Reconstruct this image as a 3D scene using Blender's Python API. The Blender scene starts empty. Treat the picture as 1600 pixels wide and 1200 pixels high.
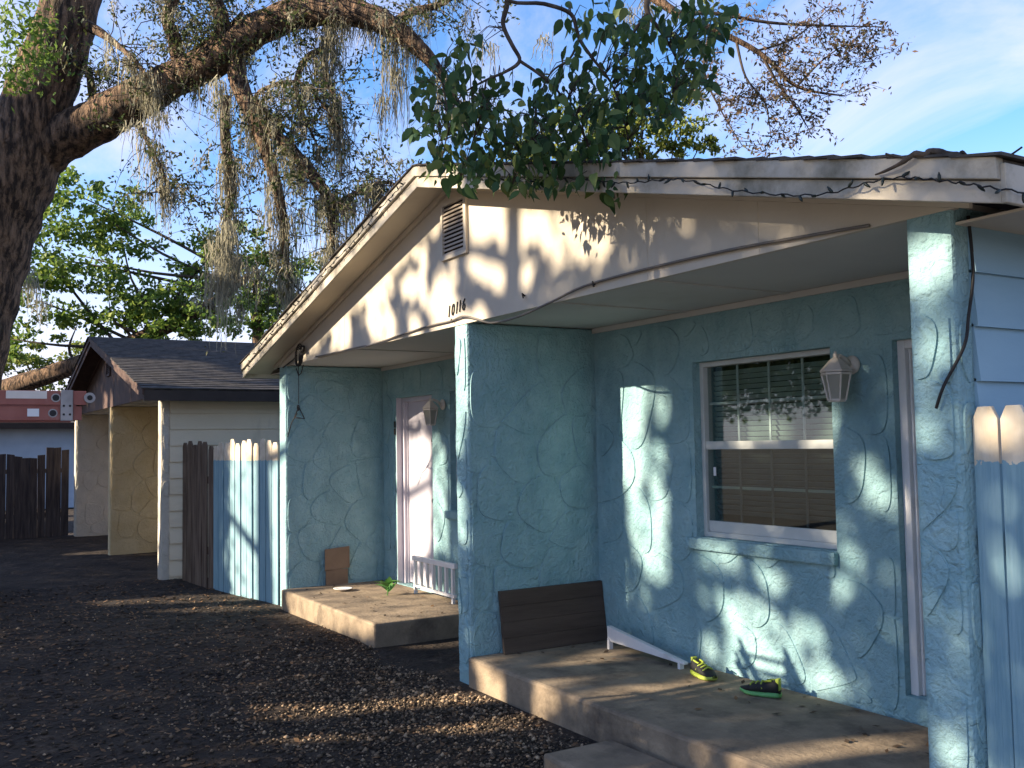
import bpy, bmesh, math, random
import numpy as np
from mathutils import Vector, Matrix
random.seed(11); rng = np.random.default_rng(11)
scn = bpy.context.scene
COL = scn.collection

# ------------------------------------------------------------------ camera
FPX = 1533.04; CAM = np.array([0., 0., 1.75])
_y, _p, _r = math.radians(58.687), math.radians(3.4527), math.radians(-.9777)
_f = np.array([-math.sin(_y)*math.cos(_p), math.cos(_y)*math.cos(_p), math.sin(_p)])
_rt = np.array([math.cos(_y), math.sin(_y), 0.]); _up = np.cross(_rt, _f)
RT = math.cos(_r)*_rt + math.sin(_r)*_up; UP = -math.sin(_r)*_rt + math.cos(_r)*_up; FW = _f
cam = bpy.data.cameras.new('camera'); cam.sensor_width = 36; cam.lens = FPX/1600*36
cam.clip_start = .05; cam.clip_end = 2000
co = bpy.data.objects.new('camera', cam); COL.objects.link(co)
m3 = Matrix([[RT[i], UP[i], -FW[i]] for i in range(3)]).to_4x4(); m3.translation = Vector(CAM)
co.matrix_world = m3; scn.camera = co

def at(x, y, d):                     # a point d metres out along the view
    return CAM + d*(FW + (x-800)/FPX*RT - (y-600)/FPX*UP)
def project(P):
    q = P - CAM; z = q @ FW
    return 800 + FPX*(q @ RT)/z, 600 - FPX*(q @ UP)/z, z

# ------------------------------------------------------------------ light
SUN = np.array([.30, 1., -.416]); SUN /= np.linalg.norm(SUN)        # direction the light travels
elev = math.asin(-SUN[2]); rot = math.atan2(-SUN[0], -SUN[1])
w = bpy.data.worlds.new('World'); scn.world = w; w.use_nodes = True
nt = w.node_tree; N = nt.nodes; Lk = nt.links
bg = N['Background']; bg.inputs[1].default_value = .108
sky = N.new('ShaderNodeTexSky'); sky.sky_type = 'NISHITA'; sky.sun_disc = False
sky.sun_elevation = elev; sky.sun_rotation = rot; sky.altitude = 10; sky.air_density = 1.0; sky.dust_density = .1; sky.ozone_density = 7
tc = N.new('ShaderNodeTexCoord'); mp = N.new('ShaderNodeMapping'); mp.inputs['Scale'].default_value = (1.1, 2.6, 3.4); mp.inputs['Rotation'].default_value = (.3, .2, .9)
nz = N.new('ShaderNodeTexNoise'); nz.inputs['Scale'].default_value = 1.5; nz.inputs['Detail'].default_value = 9; nz.inputs['Roughness'].default_value = .62; nz.inputs['Distortion'].default_value = .5
cr = N.new('ShaderNodeValToRGB'); cr.color_ramp.elements[0].position = .43; cr.color_ramp.elements[1].position = .74
cr.color_ramp.elements[0].color = (0, 0, 0, 1); cr.color_ramp.elements[1].color = (.8, .8, .8, 1)
mx = N.new('ShaderNodeMix'); mx.data_type = 'RGBA'; mx.inputs[7].default_value = (3.75, 3.45, 4.0, 1)
Lk.new(tc.outputs['Generated'], mp.inputs[0]); Lk.new(mp.outputs[0], nz.inputs['Vector']); Lk.new(nz.outputs[0], cr.inputs[0])
sz = N.new('ShaderNodeSeparateXYZ'); Lk.new(tc.outputs['Generated'], sz.inputs[0])
hz = N.new('ShaderNodeMapRange'); hz.interpolation_type = 'SMOOTHSTEP'; hz.inputs[1].default_value = .02; hz.inputs[2].default_value = .31; hz.inputs[3].default_value = .85; hz.inputs[4].default_value = 0; Lk.new(sz.outputs[2], hz.inputs[0])
am = N.new('ShaderNodeMath'); am.operation = 'MAXIMUM'; Lk.new(cr.outputs[0], am.inputs[0]); Lk.new(hz.outputs[0], am.inputs[1])
Lk.new(am.outputs[0], mx.inputs[0]); Lk.new(sky.outputs[0], mx.inputs[6]); Lk.new(mx.outputs[2], bg.inputs[0])
sl = bpy.data.lights.new('sun', 'SUN'); sl.energy = 4.6; sl.angle = math.radians(.53); sl.color = (1., .86, .66)
so = bpy.data.objects.new('sun', sl); COL.objects.link(so)
so.rotation_euler = Vector(SUN).to_track_quat('-Z', 'Y').to_euler(); so.location = (-10, -30, 20)
scn.view_settings.view_transform = 'Standard'; scn.view_settings.look = 'None'; scn.view_settings.exposure = 1.65; scn.view_settings.gamma = 1
scn.view_settings.use_curve_mapping = False
scn.cycles.max_bounces = 6; scn.cycles.transparent_max_bounces = 8
scn.cycles.use_denoising = True

# ------------------------------------------------------------------ materials
def mat(name, col, col2=None, scale=6., rough=.85, bump=0., bscale=60., detail=6, stretch=(1, 1, 1), lo=.35, hi=.68,
        spec=.3, metal=0., island=None, transl=0., bump2=None, stain=None, coords='Object'):
    m = bpy.data.materials.new(name); m.use_nodes = True; t = m.node_tree; n = t.nodes; l = t.links
    b = n['Principled BSDF']; b.inputs['Roughness'].default_value = rough; b.inputs['Metallic'].default_value = metal
    b.inputs['Specular IOR Level'].default_value = spec
    c = n.new('ShaderNodeTexCoord'); mpp = n.new('ShaderNodeMapping'); mpp.inputs['Scale'].default_value = stretch
    l.new(c.outputs[coords], mpp.inputs[0]); out = None
    if col2 is not None:
        z = n.new('ShaderNodeTexNoise'); z.inputs['Scale'].default_value = scale; z.inputs['Detail'].default_value = detail; z.inputs['Roughness'].default_value = .6
        l.new(mpp.outputs[0], z.inputs['Vector'])
        r = n.new('ShaderNodeValToRGB'); r.color_ramp.elements[0].position = lo; r.color_ramp.elements[1].position = hi
        r.color_ramp.elements[0].color = (*col, 1); r.color_ramp.elements[1].color = (*col2, 1)
        l.new(z.outputs[0], r.inputs[0]); out = r.outputs[0]
    else:
        rg = n.new('ShaderNodeRGB'); rg.outputs[0].default_value = (*col, 1); out = rg.outputs[0]
    if stain:                                        # (colour, scale, lo, hi, stretch)
        mp2 = n.new('ShaderNodeMapping'); mp2.inputs['Scale'].default_value = stain[4]; l.new(c.outputs[coords], mp2.inputs[0])
        z2 = n.new('ShaderNodeTexNoise'); z2.inputs['Scale'].default_value = stain[1]; z2.inputs['Detail'].default_value = 7; z2.inputs['Roughness'].default_value = .65
        l.new(mp2.outputs[0], z2.inputs['Vector'])
        r2 = n.new('ShaderNodeMapRange'); r2.inputs[1].default_value = stain[2]; r2.inputs[2].default_value = stain[3]; l.new(z2.outputs[0], r2.inputs[0])
        mm = n.new('ShaderNodeMix'); mm.data_type = 'RGBA'; mm.inputs[7].default_value = (*stain[0], 1)
        l.new(r2.outputs[0], mm.inputs[0]); l.new(out, mm.inputs[6]); out = mm.outputs[2]
    if island:                                       # per-piece colour variation
        g = n.new('ShaderNodeNewGeometry'); r3 = n.new('ShaderNodeValToRGB')
        r3.color_ramp.elements[0].color = (*island[0], 1); r3.color_ramp.elements[1].color = (*island[1], 1)
        for i, extra in enumerate(island[2:]):
            e = r3.color_ramp.elements.new((i+1)/(len(island)-1)); e.color = (*extra, 1)
        l.new(g.outputs['Random Per Island'], r3.inputs[0]); out = r3.outputs[0]
    l.new(out, b.inputs['Base Color'])
    if bump:
        z = n.new('ShaderNodeTexNoise'); z.inputs['Scale'].default_value = bscale; z.inputs['Detail'].default_value = 5; l.new(mpp.outputs[0], z.inputs['Vector'])
        h = z.outputs[0]
        if bump2:
            z3 = n.new('ShaderNodeTexNoise'); z3.inputs['Scale'].default_value = bump2[0]; z3.inputs['Detail'].default_value = 4; z3.inputs['Distortion'].default_value = 1.2; l.new(mpp.outputs[0], z3.inputs['Vector'])
            a = n.new('ShaderNodeMath'); a.operation = 'MULTIPLY_ADD'; a.inputs[1].default_value = bump2[1]; l.new(z3.outputs[0], a.inputs[0]); l.new(h, a.inputs[2]); h = a.outputs[0]
        u = n.new('ShaderNodeBump'); u.inputs['Strength'].default_value = 1; u.inputs['Distance'].default_value = bump; l.new(h, u.inputs['Height']); l.new(u.outputs[0], b.inputs['Normal'])
    if transl:
        tr = n.new('ShaderNodeBsdfTranslucent'); l.new(out, tr.inputs[0]); ms = n.new('ShaderNodeMixShader'); ms.inputs[0].default_value = transl
        l.new(b.outputs[0], ms.inputs[1]); l.new(tr.outputs[0], ms.inputs[2]); l.new(ms.outputs[0], n['Material Output'].inputs[0])
    return m

M = {}
M['blue'] = mat('blue_stucco', (.215, .37, .395), (.325, .485, .495), 4.5, .92, .010, 65, detail=12, lo=.3, hi=.72, bump2=(15, 2.4), stain=((.165, .275, .295), 2.3, .50, .78, (1, 1, .45)))
M['tan'] = mat('tan_stucco', (.55, .43, .24), (.64, .52, .31), 3.5, .9, .006, 55, bump2=(14, 2.2))
M['greystucco'] = mat('grey_stucco', (.48, .44, .36), (.57, .52, .43), 3.5, .9, .006, 55, bump2=(14, 2.2))
M['blueside'] = mat('blue_siding', (.22, .35, .42), (.27, .41, .48), 2.5, .6, .001, 90, stretch=(1, .3, 1))
M['creamside'] = mat('cream_siding', (.66, .55, .38), (.74, .63, .45), 2.5, .7, .001, 90, stretch=(1, .3, 1), stain=((.34, .28, .2), 2.0, .6, .85, (1, 1, .3)))
M['cream'] = mat('cream_board', (.52, .455, .365), (.59, .52, .415), 1.6, .8, .0012, 40, stain=((.46, .38, .31), 2.2, .58, .9, (1.6, 1, .35)))
M['barge'] = mat('cream_barge', (.44, .39, .31), (.54, .48, .39), 2.6, .85, .002, 40, stain=((.17, .155, .11), 2.2, .50, .70, (1, 1, 1)))
M['brownboard'] = mat('brown_board', (.075, .045, .036), (.125, .078, .062), 3, .8, .002, 40, stretch=(3, 3, .5))
M['darkfascia'] = mat('dark_fascia', (.03, .021, .017), (.05, .036, .03), 3, .6)
M['soffit'] = mat('soffit_white', (.54, .52, .48), (.60, .57, .52), 1.4, .8, stain=((.5, .46, .4), 1.6, .55, .8, (1, 1, 1)))
M['shingle'] = mat('asphalt_shingle', (.042, .037, .033), (.10, .088, .076), 9, .95, .004, 120, stain=((.20, .16, .12), 7, .62, .8, (1, .4, 1)))
M['concrete'] = mat('porch_concrete', (.19, .145, .10), (.32, .245, .165), 4.2, .92, .006, 38, detail=12, stain=((.085, .066, .05), 3.0, .50, .72, (1, 1, 1)))
M['drive'] = mat('drive_concrete', (.40, .36, .30), (.50, .45, .38), 2, .9, .002, 40)  # pale colour of the added bounce slab
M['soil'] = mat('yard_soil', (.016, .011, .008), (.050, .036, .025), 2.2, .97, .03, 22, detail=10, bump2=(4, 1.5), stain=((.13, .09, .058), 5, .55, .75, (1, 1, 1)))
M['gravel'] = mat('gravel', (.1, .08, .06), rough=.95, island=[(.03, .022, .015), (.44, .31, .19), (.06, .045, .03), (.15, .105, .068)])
M['litter'] = mat('leaf_litter', (.1, .06, .03), rough=.9, island=[(.022, .014, .009), (.22, .12, .055), (.045, .03, .019), (.10, .06, .034)])
M['bark'] = mat('oak_bark', (.04, .027, .019), (.27, .17, .105), 9, .95, .12, 8, detail=12, stretch=(1.7, 1.7, .4), lo=.42, hi=.60, bump2=(24, .7), stain=((.15, .12, .06), 3.0, .6, .8, (1, 1, 1)))
M['twig'] = mat('twig_bark', (.035, .026, .02), (.11, .085, .065), 12, .95)
M['moss'] = mat('spanish_moss', (.3, .3, .2), rough=.95, island=[(.19, .185, .145), (.50, .45, .31), (.28, .265, .20), (.39, .36, .26)], transl=.6)
M['oakleaf'] = mat('oak_leaf', (.06, .08, .03), rough=.6, island=[(.03, .05, .016), (.12, .10, .04), (.05, .075, .022), (.08, .10, .03)], transl=.3)
M['browntwigleaf'] = mat('browning_oak_leaf', (.06, .08, .03), rough=.6, island=[(.05, .04, .025), (.20, .13, .07), (.07, .07, .03), (.13, .08, .05)], transl=.3)
M['bigleaf'] = mat('broad_leaf', (.03, .07, .025), rough=.55, spec=.25, island=[(.028, .062, .022), (.14, .17, .045), (.045, .095, .03), (.07, .125, .036)], transl=.3)
_t = M['bigleaf'].node_tree; _r3 = [q for q in _t.nodes if q.type == 'VALTORGB'][0]; _oi = _t.nodes.new('ShaderNodeObjectInfo'); _ad = _t.nodes.new('ShaderNodeMath'); _fr2 = _t.nodes.new('ShaderNodeMath'); _fr2.operation = 'FRACT'
_t.links.new(_r3.inputs[0].links[0].from_socket, _ad.inputs[0]); _t.links.new(_oi.outputs['Random'], _ad.inputs[1]); _t.links.new(_ad.outputs[0], _fr2.inputs[0]); _t.links.new(_fr2.outputs[0], _r3.inputs[0])
M['greenleaf'] = mat('green_leaf', (.05, .1, .02), rough=.55, island=[(.06, .115, .022), (.27, .33, .06), (.11, .19, .035), (.17, .25, .045)], transl=.45)
M['yellowleaf'] = mat('yellow_green_leaf', (.05, .1, .02), rough=.55, island=[(.07, .11, .02), (.27, .27, .05), (.12, .17, .03), (.19, .22, .04)], transl=.4)
M['shadeleaf'] = mat('shade_leaf', (.05, .1, .02), rough=.6, island=[(.07, .10, .025), (.20, .22, .06), (.11, .14, .04), (.15, .18, .05)], transl=.45)
M['white'] = mat('white_paint', (.66, .64, .62), (.74, .72, .70), 5, .5, stain=((.4, .36, .32), 4, .6, .85, (1, 1, 1)))
M['alu'] = mat('aluminium_frame', (.52, .53, .50), (.60, .61, .57), 6, .45, metal=.15)
M['lilac'] = mat('lilac_door_paint', (.52, .48, .53), (.58, .54, .58), 3, .55)
M['lampmetal'] = mat('lantern_metal', (.60, .52, .44), (.68, .60, .52), 9, .5)
M['lampglass'] = mat('lantern_frosted_glass', (.52, .50, .42), (.60, .57, .48), 9, .35, transl=.5)
M['black'] = mat('black_paint', (.012, .012, .013), rough=.5)
M['cable'] = mat('black_cable', (.016, .014, .013), rough=.6)
M['greycable'] = mat('grey_cable', (.16, .14, .12), rough=.6)
M['bulb'] = mat('string_light_bulb', (.015, .022, .018), rough=.35)
M['ventdark'] = mat('vent_shadow', (.03, .02, .017), rough=.9)
M['ventslat'] = mat('vent_slat', (.40, .33, .27), (.5, .42, .34), 8, .7)
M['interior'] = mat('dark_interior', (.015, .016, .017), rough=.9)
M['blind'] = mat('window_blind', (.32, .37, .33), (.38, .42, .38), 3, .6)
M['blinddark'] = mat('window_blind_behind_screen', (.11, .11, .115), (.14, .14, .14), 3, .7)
M['muntin'] = mat('muntin_white', (.62, .62, .60), rough=.5)
M['redladder'] = mat('red_fibreglass', (.24, .075, .055), (.33, .12, .09), 5, .6, stain=((.42, .27, .24), 3.5, .6, .8, (1, 1, 1)))
M['metal'] = mat('dull_metal', (.22, .205, .195), (.32, .30, .29), 8, .45, metal=.5)
M['weathered'] = mat('weathered_wood', (.085, .055, .037), (.20, .145, .10), 5, .9, .003, 30, stretch=(4, 4, .35))
M['darkwood'] = mat('dark_wood', (.032, .026, .026), (.085, .068, .062), 5, .9, .003, 30, stretch=(4, 4, .35))
M['blackwood'] = mat('blackened_wood', (.010, .008, .008), (.026, .02, .018), 4, .9, .003, 30, stretch=(.35, 4, 4))
M['brownbox'] = mat('dark_brown_wood', (.065, .044, .032), (.10, .07, .052), 3, .75, .002, 30, stretch=(4, .4, 4))
M['paver'] = mat('grey_paver', (.04, .037, .035), (.09, .082, .077), 7, .95, .004, 40)
M['houseblue'] = mat('pale_blue_siding', (.42, .52, .64), (.48, .58, .70), 2, .7)
M['weed'] = mat('weed_leaf', (.08, .22, .05), (.13, .3, .08), 10, .5, transl=.35)
M['shoeblack'] = mat('shoe_black', (.015, .015, .015), (.03, .03, .028), 12, .7)
M['shoelime'] = mat('shoe_lime', (.28, .36, .04), (.36, .43, .07), 12, .55)
M['shoesole'] = mat('shoe_sole', (.55, .62, .35), rough=.6)
M['shoegreen'] = mat('shoe_green_sole', (.14, .38, .13), rough=.6)
M['rubber'] = mat('rubber', (.014, .013, .013), rough=.8)
M['pink'] = mat('pink_paper', (.75, .30, .24), (.8, .7, .62), 30, .6)
M['cardboard'] = mat('brown_cardboard', (.19, .13, .085), (.25, .17, .11), 6, .9)
def twotone(name, zline):                            # picket: painted blue below the line, bare cream above
    m = mat(name, (.16, .29, .34), (.27, .41, .45), 6, .8, .004, 24, detail=9, stretch=(5, 5, .3), lo=.3, hi=.7, stain=((.33, .36, .34), 7, .62, .78, (4, 4, .4))); t = m.node_tree; n = t.nodes; l = t.links
    b = n['Principled BSDF']; src = b.inputs['Base Color'].links[0].from_socket
    g = n.new('ShaderNodeNewGeometry'); s = n.new('ShaderNodeSeparateXYZ'); l.new(g.outputs['Position'], s.inputs[0])
    z = n.new('ShaderNodeTexNoise'); z.inputs['Scale'].default_value = 45; z.inputs['Detail'].default_value = 5; l.new(g.outputs['Position'], z.inputs['Vector'])
    a = n.new('ShaderNodeMath'); a.operation = 'MULTIPLY_ADD'; a.inputs[1].default_value = .055; l.new(z.outputs[0], a.inputs[0]); l.new(s.outputs[2], a.inputs[2])
    c = n.new('ShaderNodeMath'); c.operation = 'GREATER_THAN'; c.inputs[1].default_value = zline+.027; l.new(a.outputs[0], c.inputs[0])
    z2 = n.new('ShaderNodeTexNoise'); z2.inputs['Scale'].default_value = 9; l.new(g.outputs['Position'], z2.inputs['Vector'])
    r = n.new('ShaderNodeValToRGB'); r.color_ramp.elements[0].color = (.55, .45, .32, 1); r.color_ramp.elements[1].color = (.70, .60, .46, 1); r.color_ramp.elements[0].position = .35; r.color_ramp.elements[1].position = .65
    l.new(z2.outputs[0], r.inputs[0])
    x = n.new('ShaderNodeMix'); x.data_type = 'RGBA'; l.new(c.outputs[0], x.inputs[0]); l.new(src, x.inputs[6]); l.new(r.outputs[0], x.inputs[7]); l.new(x.outputs[2], b.inputs['Base Color'])
    return m
M['picketblue'] = twotone('half_painted_picket', 1.60)
M['picketnear'] = twotone('half_painted_near_picket', 1.645)
g = bpy.data.materials.new('window_glass'); g.use_nodes = True; _n = g.node_tree.nodes; _l = g.node_tree.links
_gl = _n.new('ShaderNodeBsdfGlossy'); _gl.inputs['Roughness'].default_value = .02; _tr = _n.new('ShaderNodeBsdfTransparent'); _tr.inputs[0].default_value = (.78, .84, .82, 1)
_lw = _n.new('ShaderNodeLayerWeight'); _lw.inputs[0].default_value = .5; _pw = _n.new('ShaderNodeMath'); _pw.operation = 'POWER'; _pw.inputs[1].default_value = 3.; _l.new(_lw.outputs['Facing'], _pw.inputs[0]); _fr = _n.new('ShaderNodeMath'); _fr.operation = 'MULTIPLY_ADD'; _fr.inputs[1].default_value = .85; _fr.inputs[2].default_value = .06; _l.new(_pw.outputs[0], _fr.inputs[0]); _ms = _n.new('ShaderNodeMixShader')
_l.new(_fr.outputs[0], _ms.inputs[0]); _l.new(_tr.outputs[0], _ms.inputs[1]); _l.new(_gl.outputs[0], _ms.inputs[2]); _l.new(_ms.outputs[0], _n['Material Output'].inputs[0])
M['glass'] = g

# ------------------------------------------------------------------ mesh helpers
class MB:
    def __init__(s): s.v = []; s.f = []
    def poly(s, pts):
        k = len(s.v); s.v += [tuple(p) for p in pts]; s.f.append(tuple(range(k, k+len(pts)))); return s
    def box(s, x0, x1, y0, y1, z0, z1):
        k = len(s.v)
        s.v += [(x, y, z) for z in (z0, z1) for y in (y0, y1) for x in (x0, x1)]
        s.f += [tuple(k+i for i in q) for q in ((0, 2, 3, 1), (4, 5, 7, 6), (0, 1, 5, 4), (2, 6, 7, 3), (0, 4, 6, 2), (1, 3, 7, 5))]; return s
    def prism(s, base, vec):                        # polygon (3D points) swept by vec
        k = len(s.v); n = len(base); s.v += [tuple(p) for p in base] + [tuple(np.add(p, vec)) for p in base]
        s.f.append(tuple(k+i for i in range(n))[::-1]); s.f.append(tuple(k+n+i for i in range(n)))
        s.f += [(k+i, k+(i+1) % n, k+n+(i+1) % n, k+n+i) for i in range(n)]; return s
    def tube(s, pts, radii, n=8, caps=True, wob=0.):
        pts = [np.array(p, float) for p in pts]
        if not hasattr(radii, '__len__'): radii = [radii]*len(pts)
        k = len(s.v); ref = None
        for i, p in enumerate(pts):
            d = pts[min(i+1, len(pts)-1)] - pts[max(i-1, 0)]; d = d/(np.linalg.norm(d)+1e-9)
            if ref is None: ref = np.cross(d, (0, 0, 1)) if abs(d[2]) < .9 else np.cross(d, (1, 0, 0))
            a = ref - d*(ref @ d); a /= np.linalg.norm(a)+1e-9; b = np.cross(d, a); ref = a
            for j in range(n):
                th = 2*math.pi*j/n; r = radii[i]*(1+wob*math.sin(3*th+i*1.3)*random.uniform(.3, 1) if wob else 1)
                s.v.append(tuple(p + r*(math.cos(th)*a + math.sin(th)*b)))
        for i in range(len(pts)-1):
            for j in range(n):
                s.f.append((k+i*n+j, k+i*n+(j+1) % n, k+(i+1)*n+(j+1) % n, k+(i+1)*n+j))
        if caps:
            s.f.append(tuple(k+j for j in range(n))[::-1]); s.f.append(tuple(k+(len(pts)-1)*n+j for j in range(n)))
        return s
    def lathe(s, prof, c, n=12):                    # profile of (r,z) about a vertical axis through c
        k = len(s.v)
        for r, z in prof:
            for j in range(n): th = 2*math.pi*(j+.5)/n; s.v.append((c[0]+r*math.cos(th), c[1]+r*math.sin(th), c[2]+z))
        for i in range(len(prof)-1):
            for j in range(n): s.f.append((k+i*n+j, k+i*n+(j+1) % n, k+(i+1)*n+(j+1) % n, k+(i+1)*n+j))
        s.f.append(tuple(k+j for j in range(n))[::-1]); s.f.append(tuple(k+(len(prof)-1)*n+j for j in range(n))); return s
    def build(s, name, m, parent=None, origin=None, smooth=False, bev=0., kind=None):
        me = bpy.data.meshes.new(name); v = s.v
        if origin is not None: v = [tuple(np.subtract(p, origin)) for p in v]
        me.from_pydata(v, [], s.f); me.validate()
        b = bmesh.new(); b.from_mesh(me); bmesh.ops.recalc_face_normals(b, faces=b.faces); b.to_mesh(me); b.free()
        o = bpy.data.objects.new(name, me); COL.objects.link(o); me.materials.append(M[m] if isinstance(m, str) else m)
        if smooth: me.polygons.foreach_set('use_smooth', [True]*len(me.polygons))
        if bev:
            q = o.modifiers.new('bevel', 'BEVEL'); q.width = bev; q.segments = 2; q.limit_method = 'ANGLE'
        if parent is not None: o.parent = parent
        if kind: o['kind'] = kind
        return o
def np_mesh(name, V, F, m, parent=None, kind=None, origin=None, smooth=False):   # big meshes; V (n,3), F (k,3|4)
    V = np.asarray(V, np.float32); F = np.asarray(F, np.int32)
    if origin is not None: V = V - np.asarray(origin, np.float32)
    me = bpy.data.meshes.new(name); c = F.shape[1]
    me.vertices.add(len(V)); me.vertices.foreach_set('co', V.ravel()); me.loops.add(F.size); me.loops.foreach_set('vertex_index', F.ravel())
    me.polygons.add(len(F)); me.polygons.foreach_set('loop_start', np.arange(0, F.size, c, dtype=np.int32))
    me.update(calc_edges=True); me.validate()
    o = bpy.data.objects.new(name, me); COL.objects.link(o); me.materials.append(M[m])
    if smooth: me.polygons.foreach_set('use_smooth', [True]*len(me.polygons))
    if parent is not None: o.parent = parent
    if kind: o['kind'] = kind
    return o
def tag(o, label, cat, group=None):
    o['label'] = label; o['category'] = cat
    if group: o['group'] = group
    return o
def thing(name, label, cat, loc=(0, 0, 0), group=None, rz=0.):
    o = bpy.data.objects.new(name, None); o.empty_display_size = .2; COL.objects.link(o); o.location = tuple(float(c) for c in loc); o.rotation_euler = (0, 0, rz)
    return tag(o, label, cat, group)
def struct(o): o['kind'] = 'structure'; return o
def obj_from(me, name, parent, loc=(0, 0, 0), rot=None, scale=None):
    o = bpy.data.objects.new(name, me); COL.objects.link(o); o.parent = parent; o.location = loc
    if rot is not None: o.rotation_euler = rot
    if scale is not None: o.scale = scale
    return o
def text_mesh(ch, size, depth, m):
    c = bpy.data.curves.new('glyph', 'FONT'); c.body = ch; c.size = size; c.extrude = depth; c.align_x = 'CENTER'; c.shear = .25
    t = bpy.data.objects.new('glyph', c); COL.objects.link(t); bpy.context.view_layer.update()
    me = bpy.data.meshes.new_from_object(t.evaluated_get(bpy.context.evaluated_depsgraph_get())); bpy.data.objects.remove(t); me.materials.clear(); me.materials.append(M[m]); return me

# --- flagstone pattern pressed into the stucco: rounded cells standing a little proud of their wall
def clip(poly, n, c):                                # keep n.p <= c
    out = []
    for i in range(len(poly)):
        a, b = poly[i], poly[(i+1) % len(poly)]; da = n[0]*a[0]+n[1]*a[1]-c; db = n[0]*b[0]+n[1]*b[1]-c
        if da <= 0: out.append(a)
        if da*db < 0: t = da/(da-db); out.append((a[0]+t*(b[0]-a[0]), a[1]+t*(b[1]-a[1])))
    return out
def area(p): return abs(sum(p[i][0]*p[(i+1) % len(p)][1]-p[(i+1) % len(p)][0]*p[i][1] for i in range(len(p))))/2
def inset(p, d):
    q = list(p); n0 = len(p)
    if sum(p[i][0]*p[(i+1) % n0][1]-p[(i+1) % n0][0]*p[i][1] for i in range(n0)) < 0: p = p[::-1]; q = list(p)
    for i in range(n0):
        a, b = p[i], p[(i+1) % n0]; L = math.hypot(b[0]-a[0], b[1]-a[1])
        if L < 1e-6: continue
        n = ((b[1]-a[1])/L, -(b[0]-a[0])/L); q = clip(q, n, n[0]*a[0]+n[1]*a[1]-d)
        if len(q) < 3: return []
    return q
def stones(parent, rect, place, holes=(), m='blue', seed=1, cell=.40, margin=.03, skip=.16):
    R = random.Random(seed); u0, u1, v0, v1 = rect; pts = []; rows = max(2, round((v1-v0)/(cell*.92)))
    cols = max(1, round((u1-u0)/cell))
    for r in range(-1, rows+1):
        for c in range(-1, cols+1):
            pts.append((u0+(c+.5+.5*(r % 2)-.25+R.uniform(-.36, .36))*(u1-u0)/cols, v0+(r+.5+R.uniform(-.36, .36))*(v1-v0)/rows))
    for i, p in enumerate(pts):
        poly = [(u0+.004, v0+.004), (u1-.004, v0+.004), (u1-.004, v1-.004), (u0+.004, v1-.004)]
        for j, q in enumerate(pts):
            if i == j or abs(q[0]-p[0])+abs(q[1]-p[1]) > 3*cell: continue
            n = (q[0]-p[0], q[1]-p[1]); c = (q[0]**2+q[1]**2-p[0]**2-p[1]**2)/2; poly = clip(poly, n, c)
            if len(poly) < 3: break
        for h in holes:
            if len(poly) < 3: break
            a0, a1, b0, b1 = h[0]-margin, h[1]+margin, h[2]-margin, h[3]+margin
            cen = clip(clip(clip(clip(poly, (1, 0), a1), (-1, 0), -a0), (0, 1), b1), (0, -1), -b0)
            if len(cen) >= 3 and area(cen) > 1e-5:
                poly = max((clip(poly, (1, 0), a0), clip(poly, (-1, 0), -a1), clip(poly, (0, 1), b0), clip(poly, (0, -1), -b1)), key=lambda t: area(t) if len(t) > 2 else 0)
        if len(poly) < 3 or area(poly) < .012 or R.random() < skip: continue
        a = inset(poly, .0055)
        for _ in range(3):
            if len(a) < 3: break
            a = [x for k in range(len(a)) for x in ((a[k][0]*.78+a[(k+1) % len(a)][0]*.22, a[k][1]*.78+a[(k+1) % len(a)][1]*.22), (a[k][0]*.22+a[(k+1) % len(a)][0]*.78, a[k][1]*.22+a[(k+1) % len(a)][1]*.78))]
            if len(a) > 24: break
        if len(a) < 5: continue
        cx = sum(t[0] for t in a)/len(a); cy = sum(t[1] for t in a)/len(a); hgt = R.uniform(.007, .0105)*(1 if m == 'blue' else 1.6); n = len(a); k = R.uniform(.976, .986)
        mb = MB(); mb.v = [place(t[0], t[1], -.002) for t in a] + [place(cx+(t[0]-cx)*k, cy+(t[1]-cy)*k, hgt) for t in a] + [place(cx+(t[0]-cx)*.8, cy+(t[1]-cy)*.8, hgt) for t in a]
        mb.f = [(q, (q+1) % n, n+(q+1) % n, n+q) for q in range(n)] + [(n+q, n+(q+1) % n, 2*n+(q+1) % n, 2*n+q) for q in range(n)] + [tuple(range(2*n, 3*n))]
        mb.build('stone', m, parent)
    return parent

# ------------------------------------------------------------------ ground
gx = np.concatenate([[-300, -120, -60, -40, -30], np.arange(-26, 6.01, .2), [12, 30, 80, 300]]); gy = np.concatenate([[-300, -80, -30, -15], np.arange(-8, 3.31, .2), [3.6, 6, 12, 30, 80, 300]])
GX, GY = np.meshgrid(gx, gy, indexing='ij')
def gz(x, y): return .018*np.sin(1.9*x+.7*y)*np.cos(1.3*y-.6*x)+.012*np.sin(5.1*x+2)*np.cos(4.3*y) - .012
GZ = np.where((GY > 3.3) | (np.abs(GX) > 40), -.012, gz(GX, GY)); nx, ny = GX.shape
idx = np.arange(nx*ny).reshape(nx, ny)
F = np.stack([idx[:-1, :-1], idx[1:, :-1], idx[1:, 1:], idx[:-1, 1:]], -1).reshape(-1, 4)
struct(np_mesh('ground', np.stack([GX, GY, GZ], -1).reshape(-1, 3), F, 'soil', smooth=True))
# unseen pale slab added to bounce sunlight onto the house walls
struct(MB().box(-1.9, 9, -11, 2.6, -.2, .035).build('driveway', 'drive'))
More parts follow.
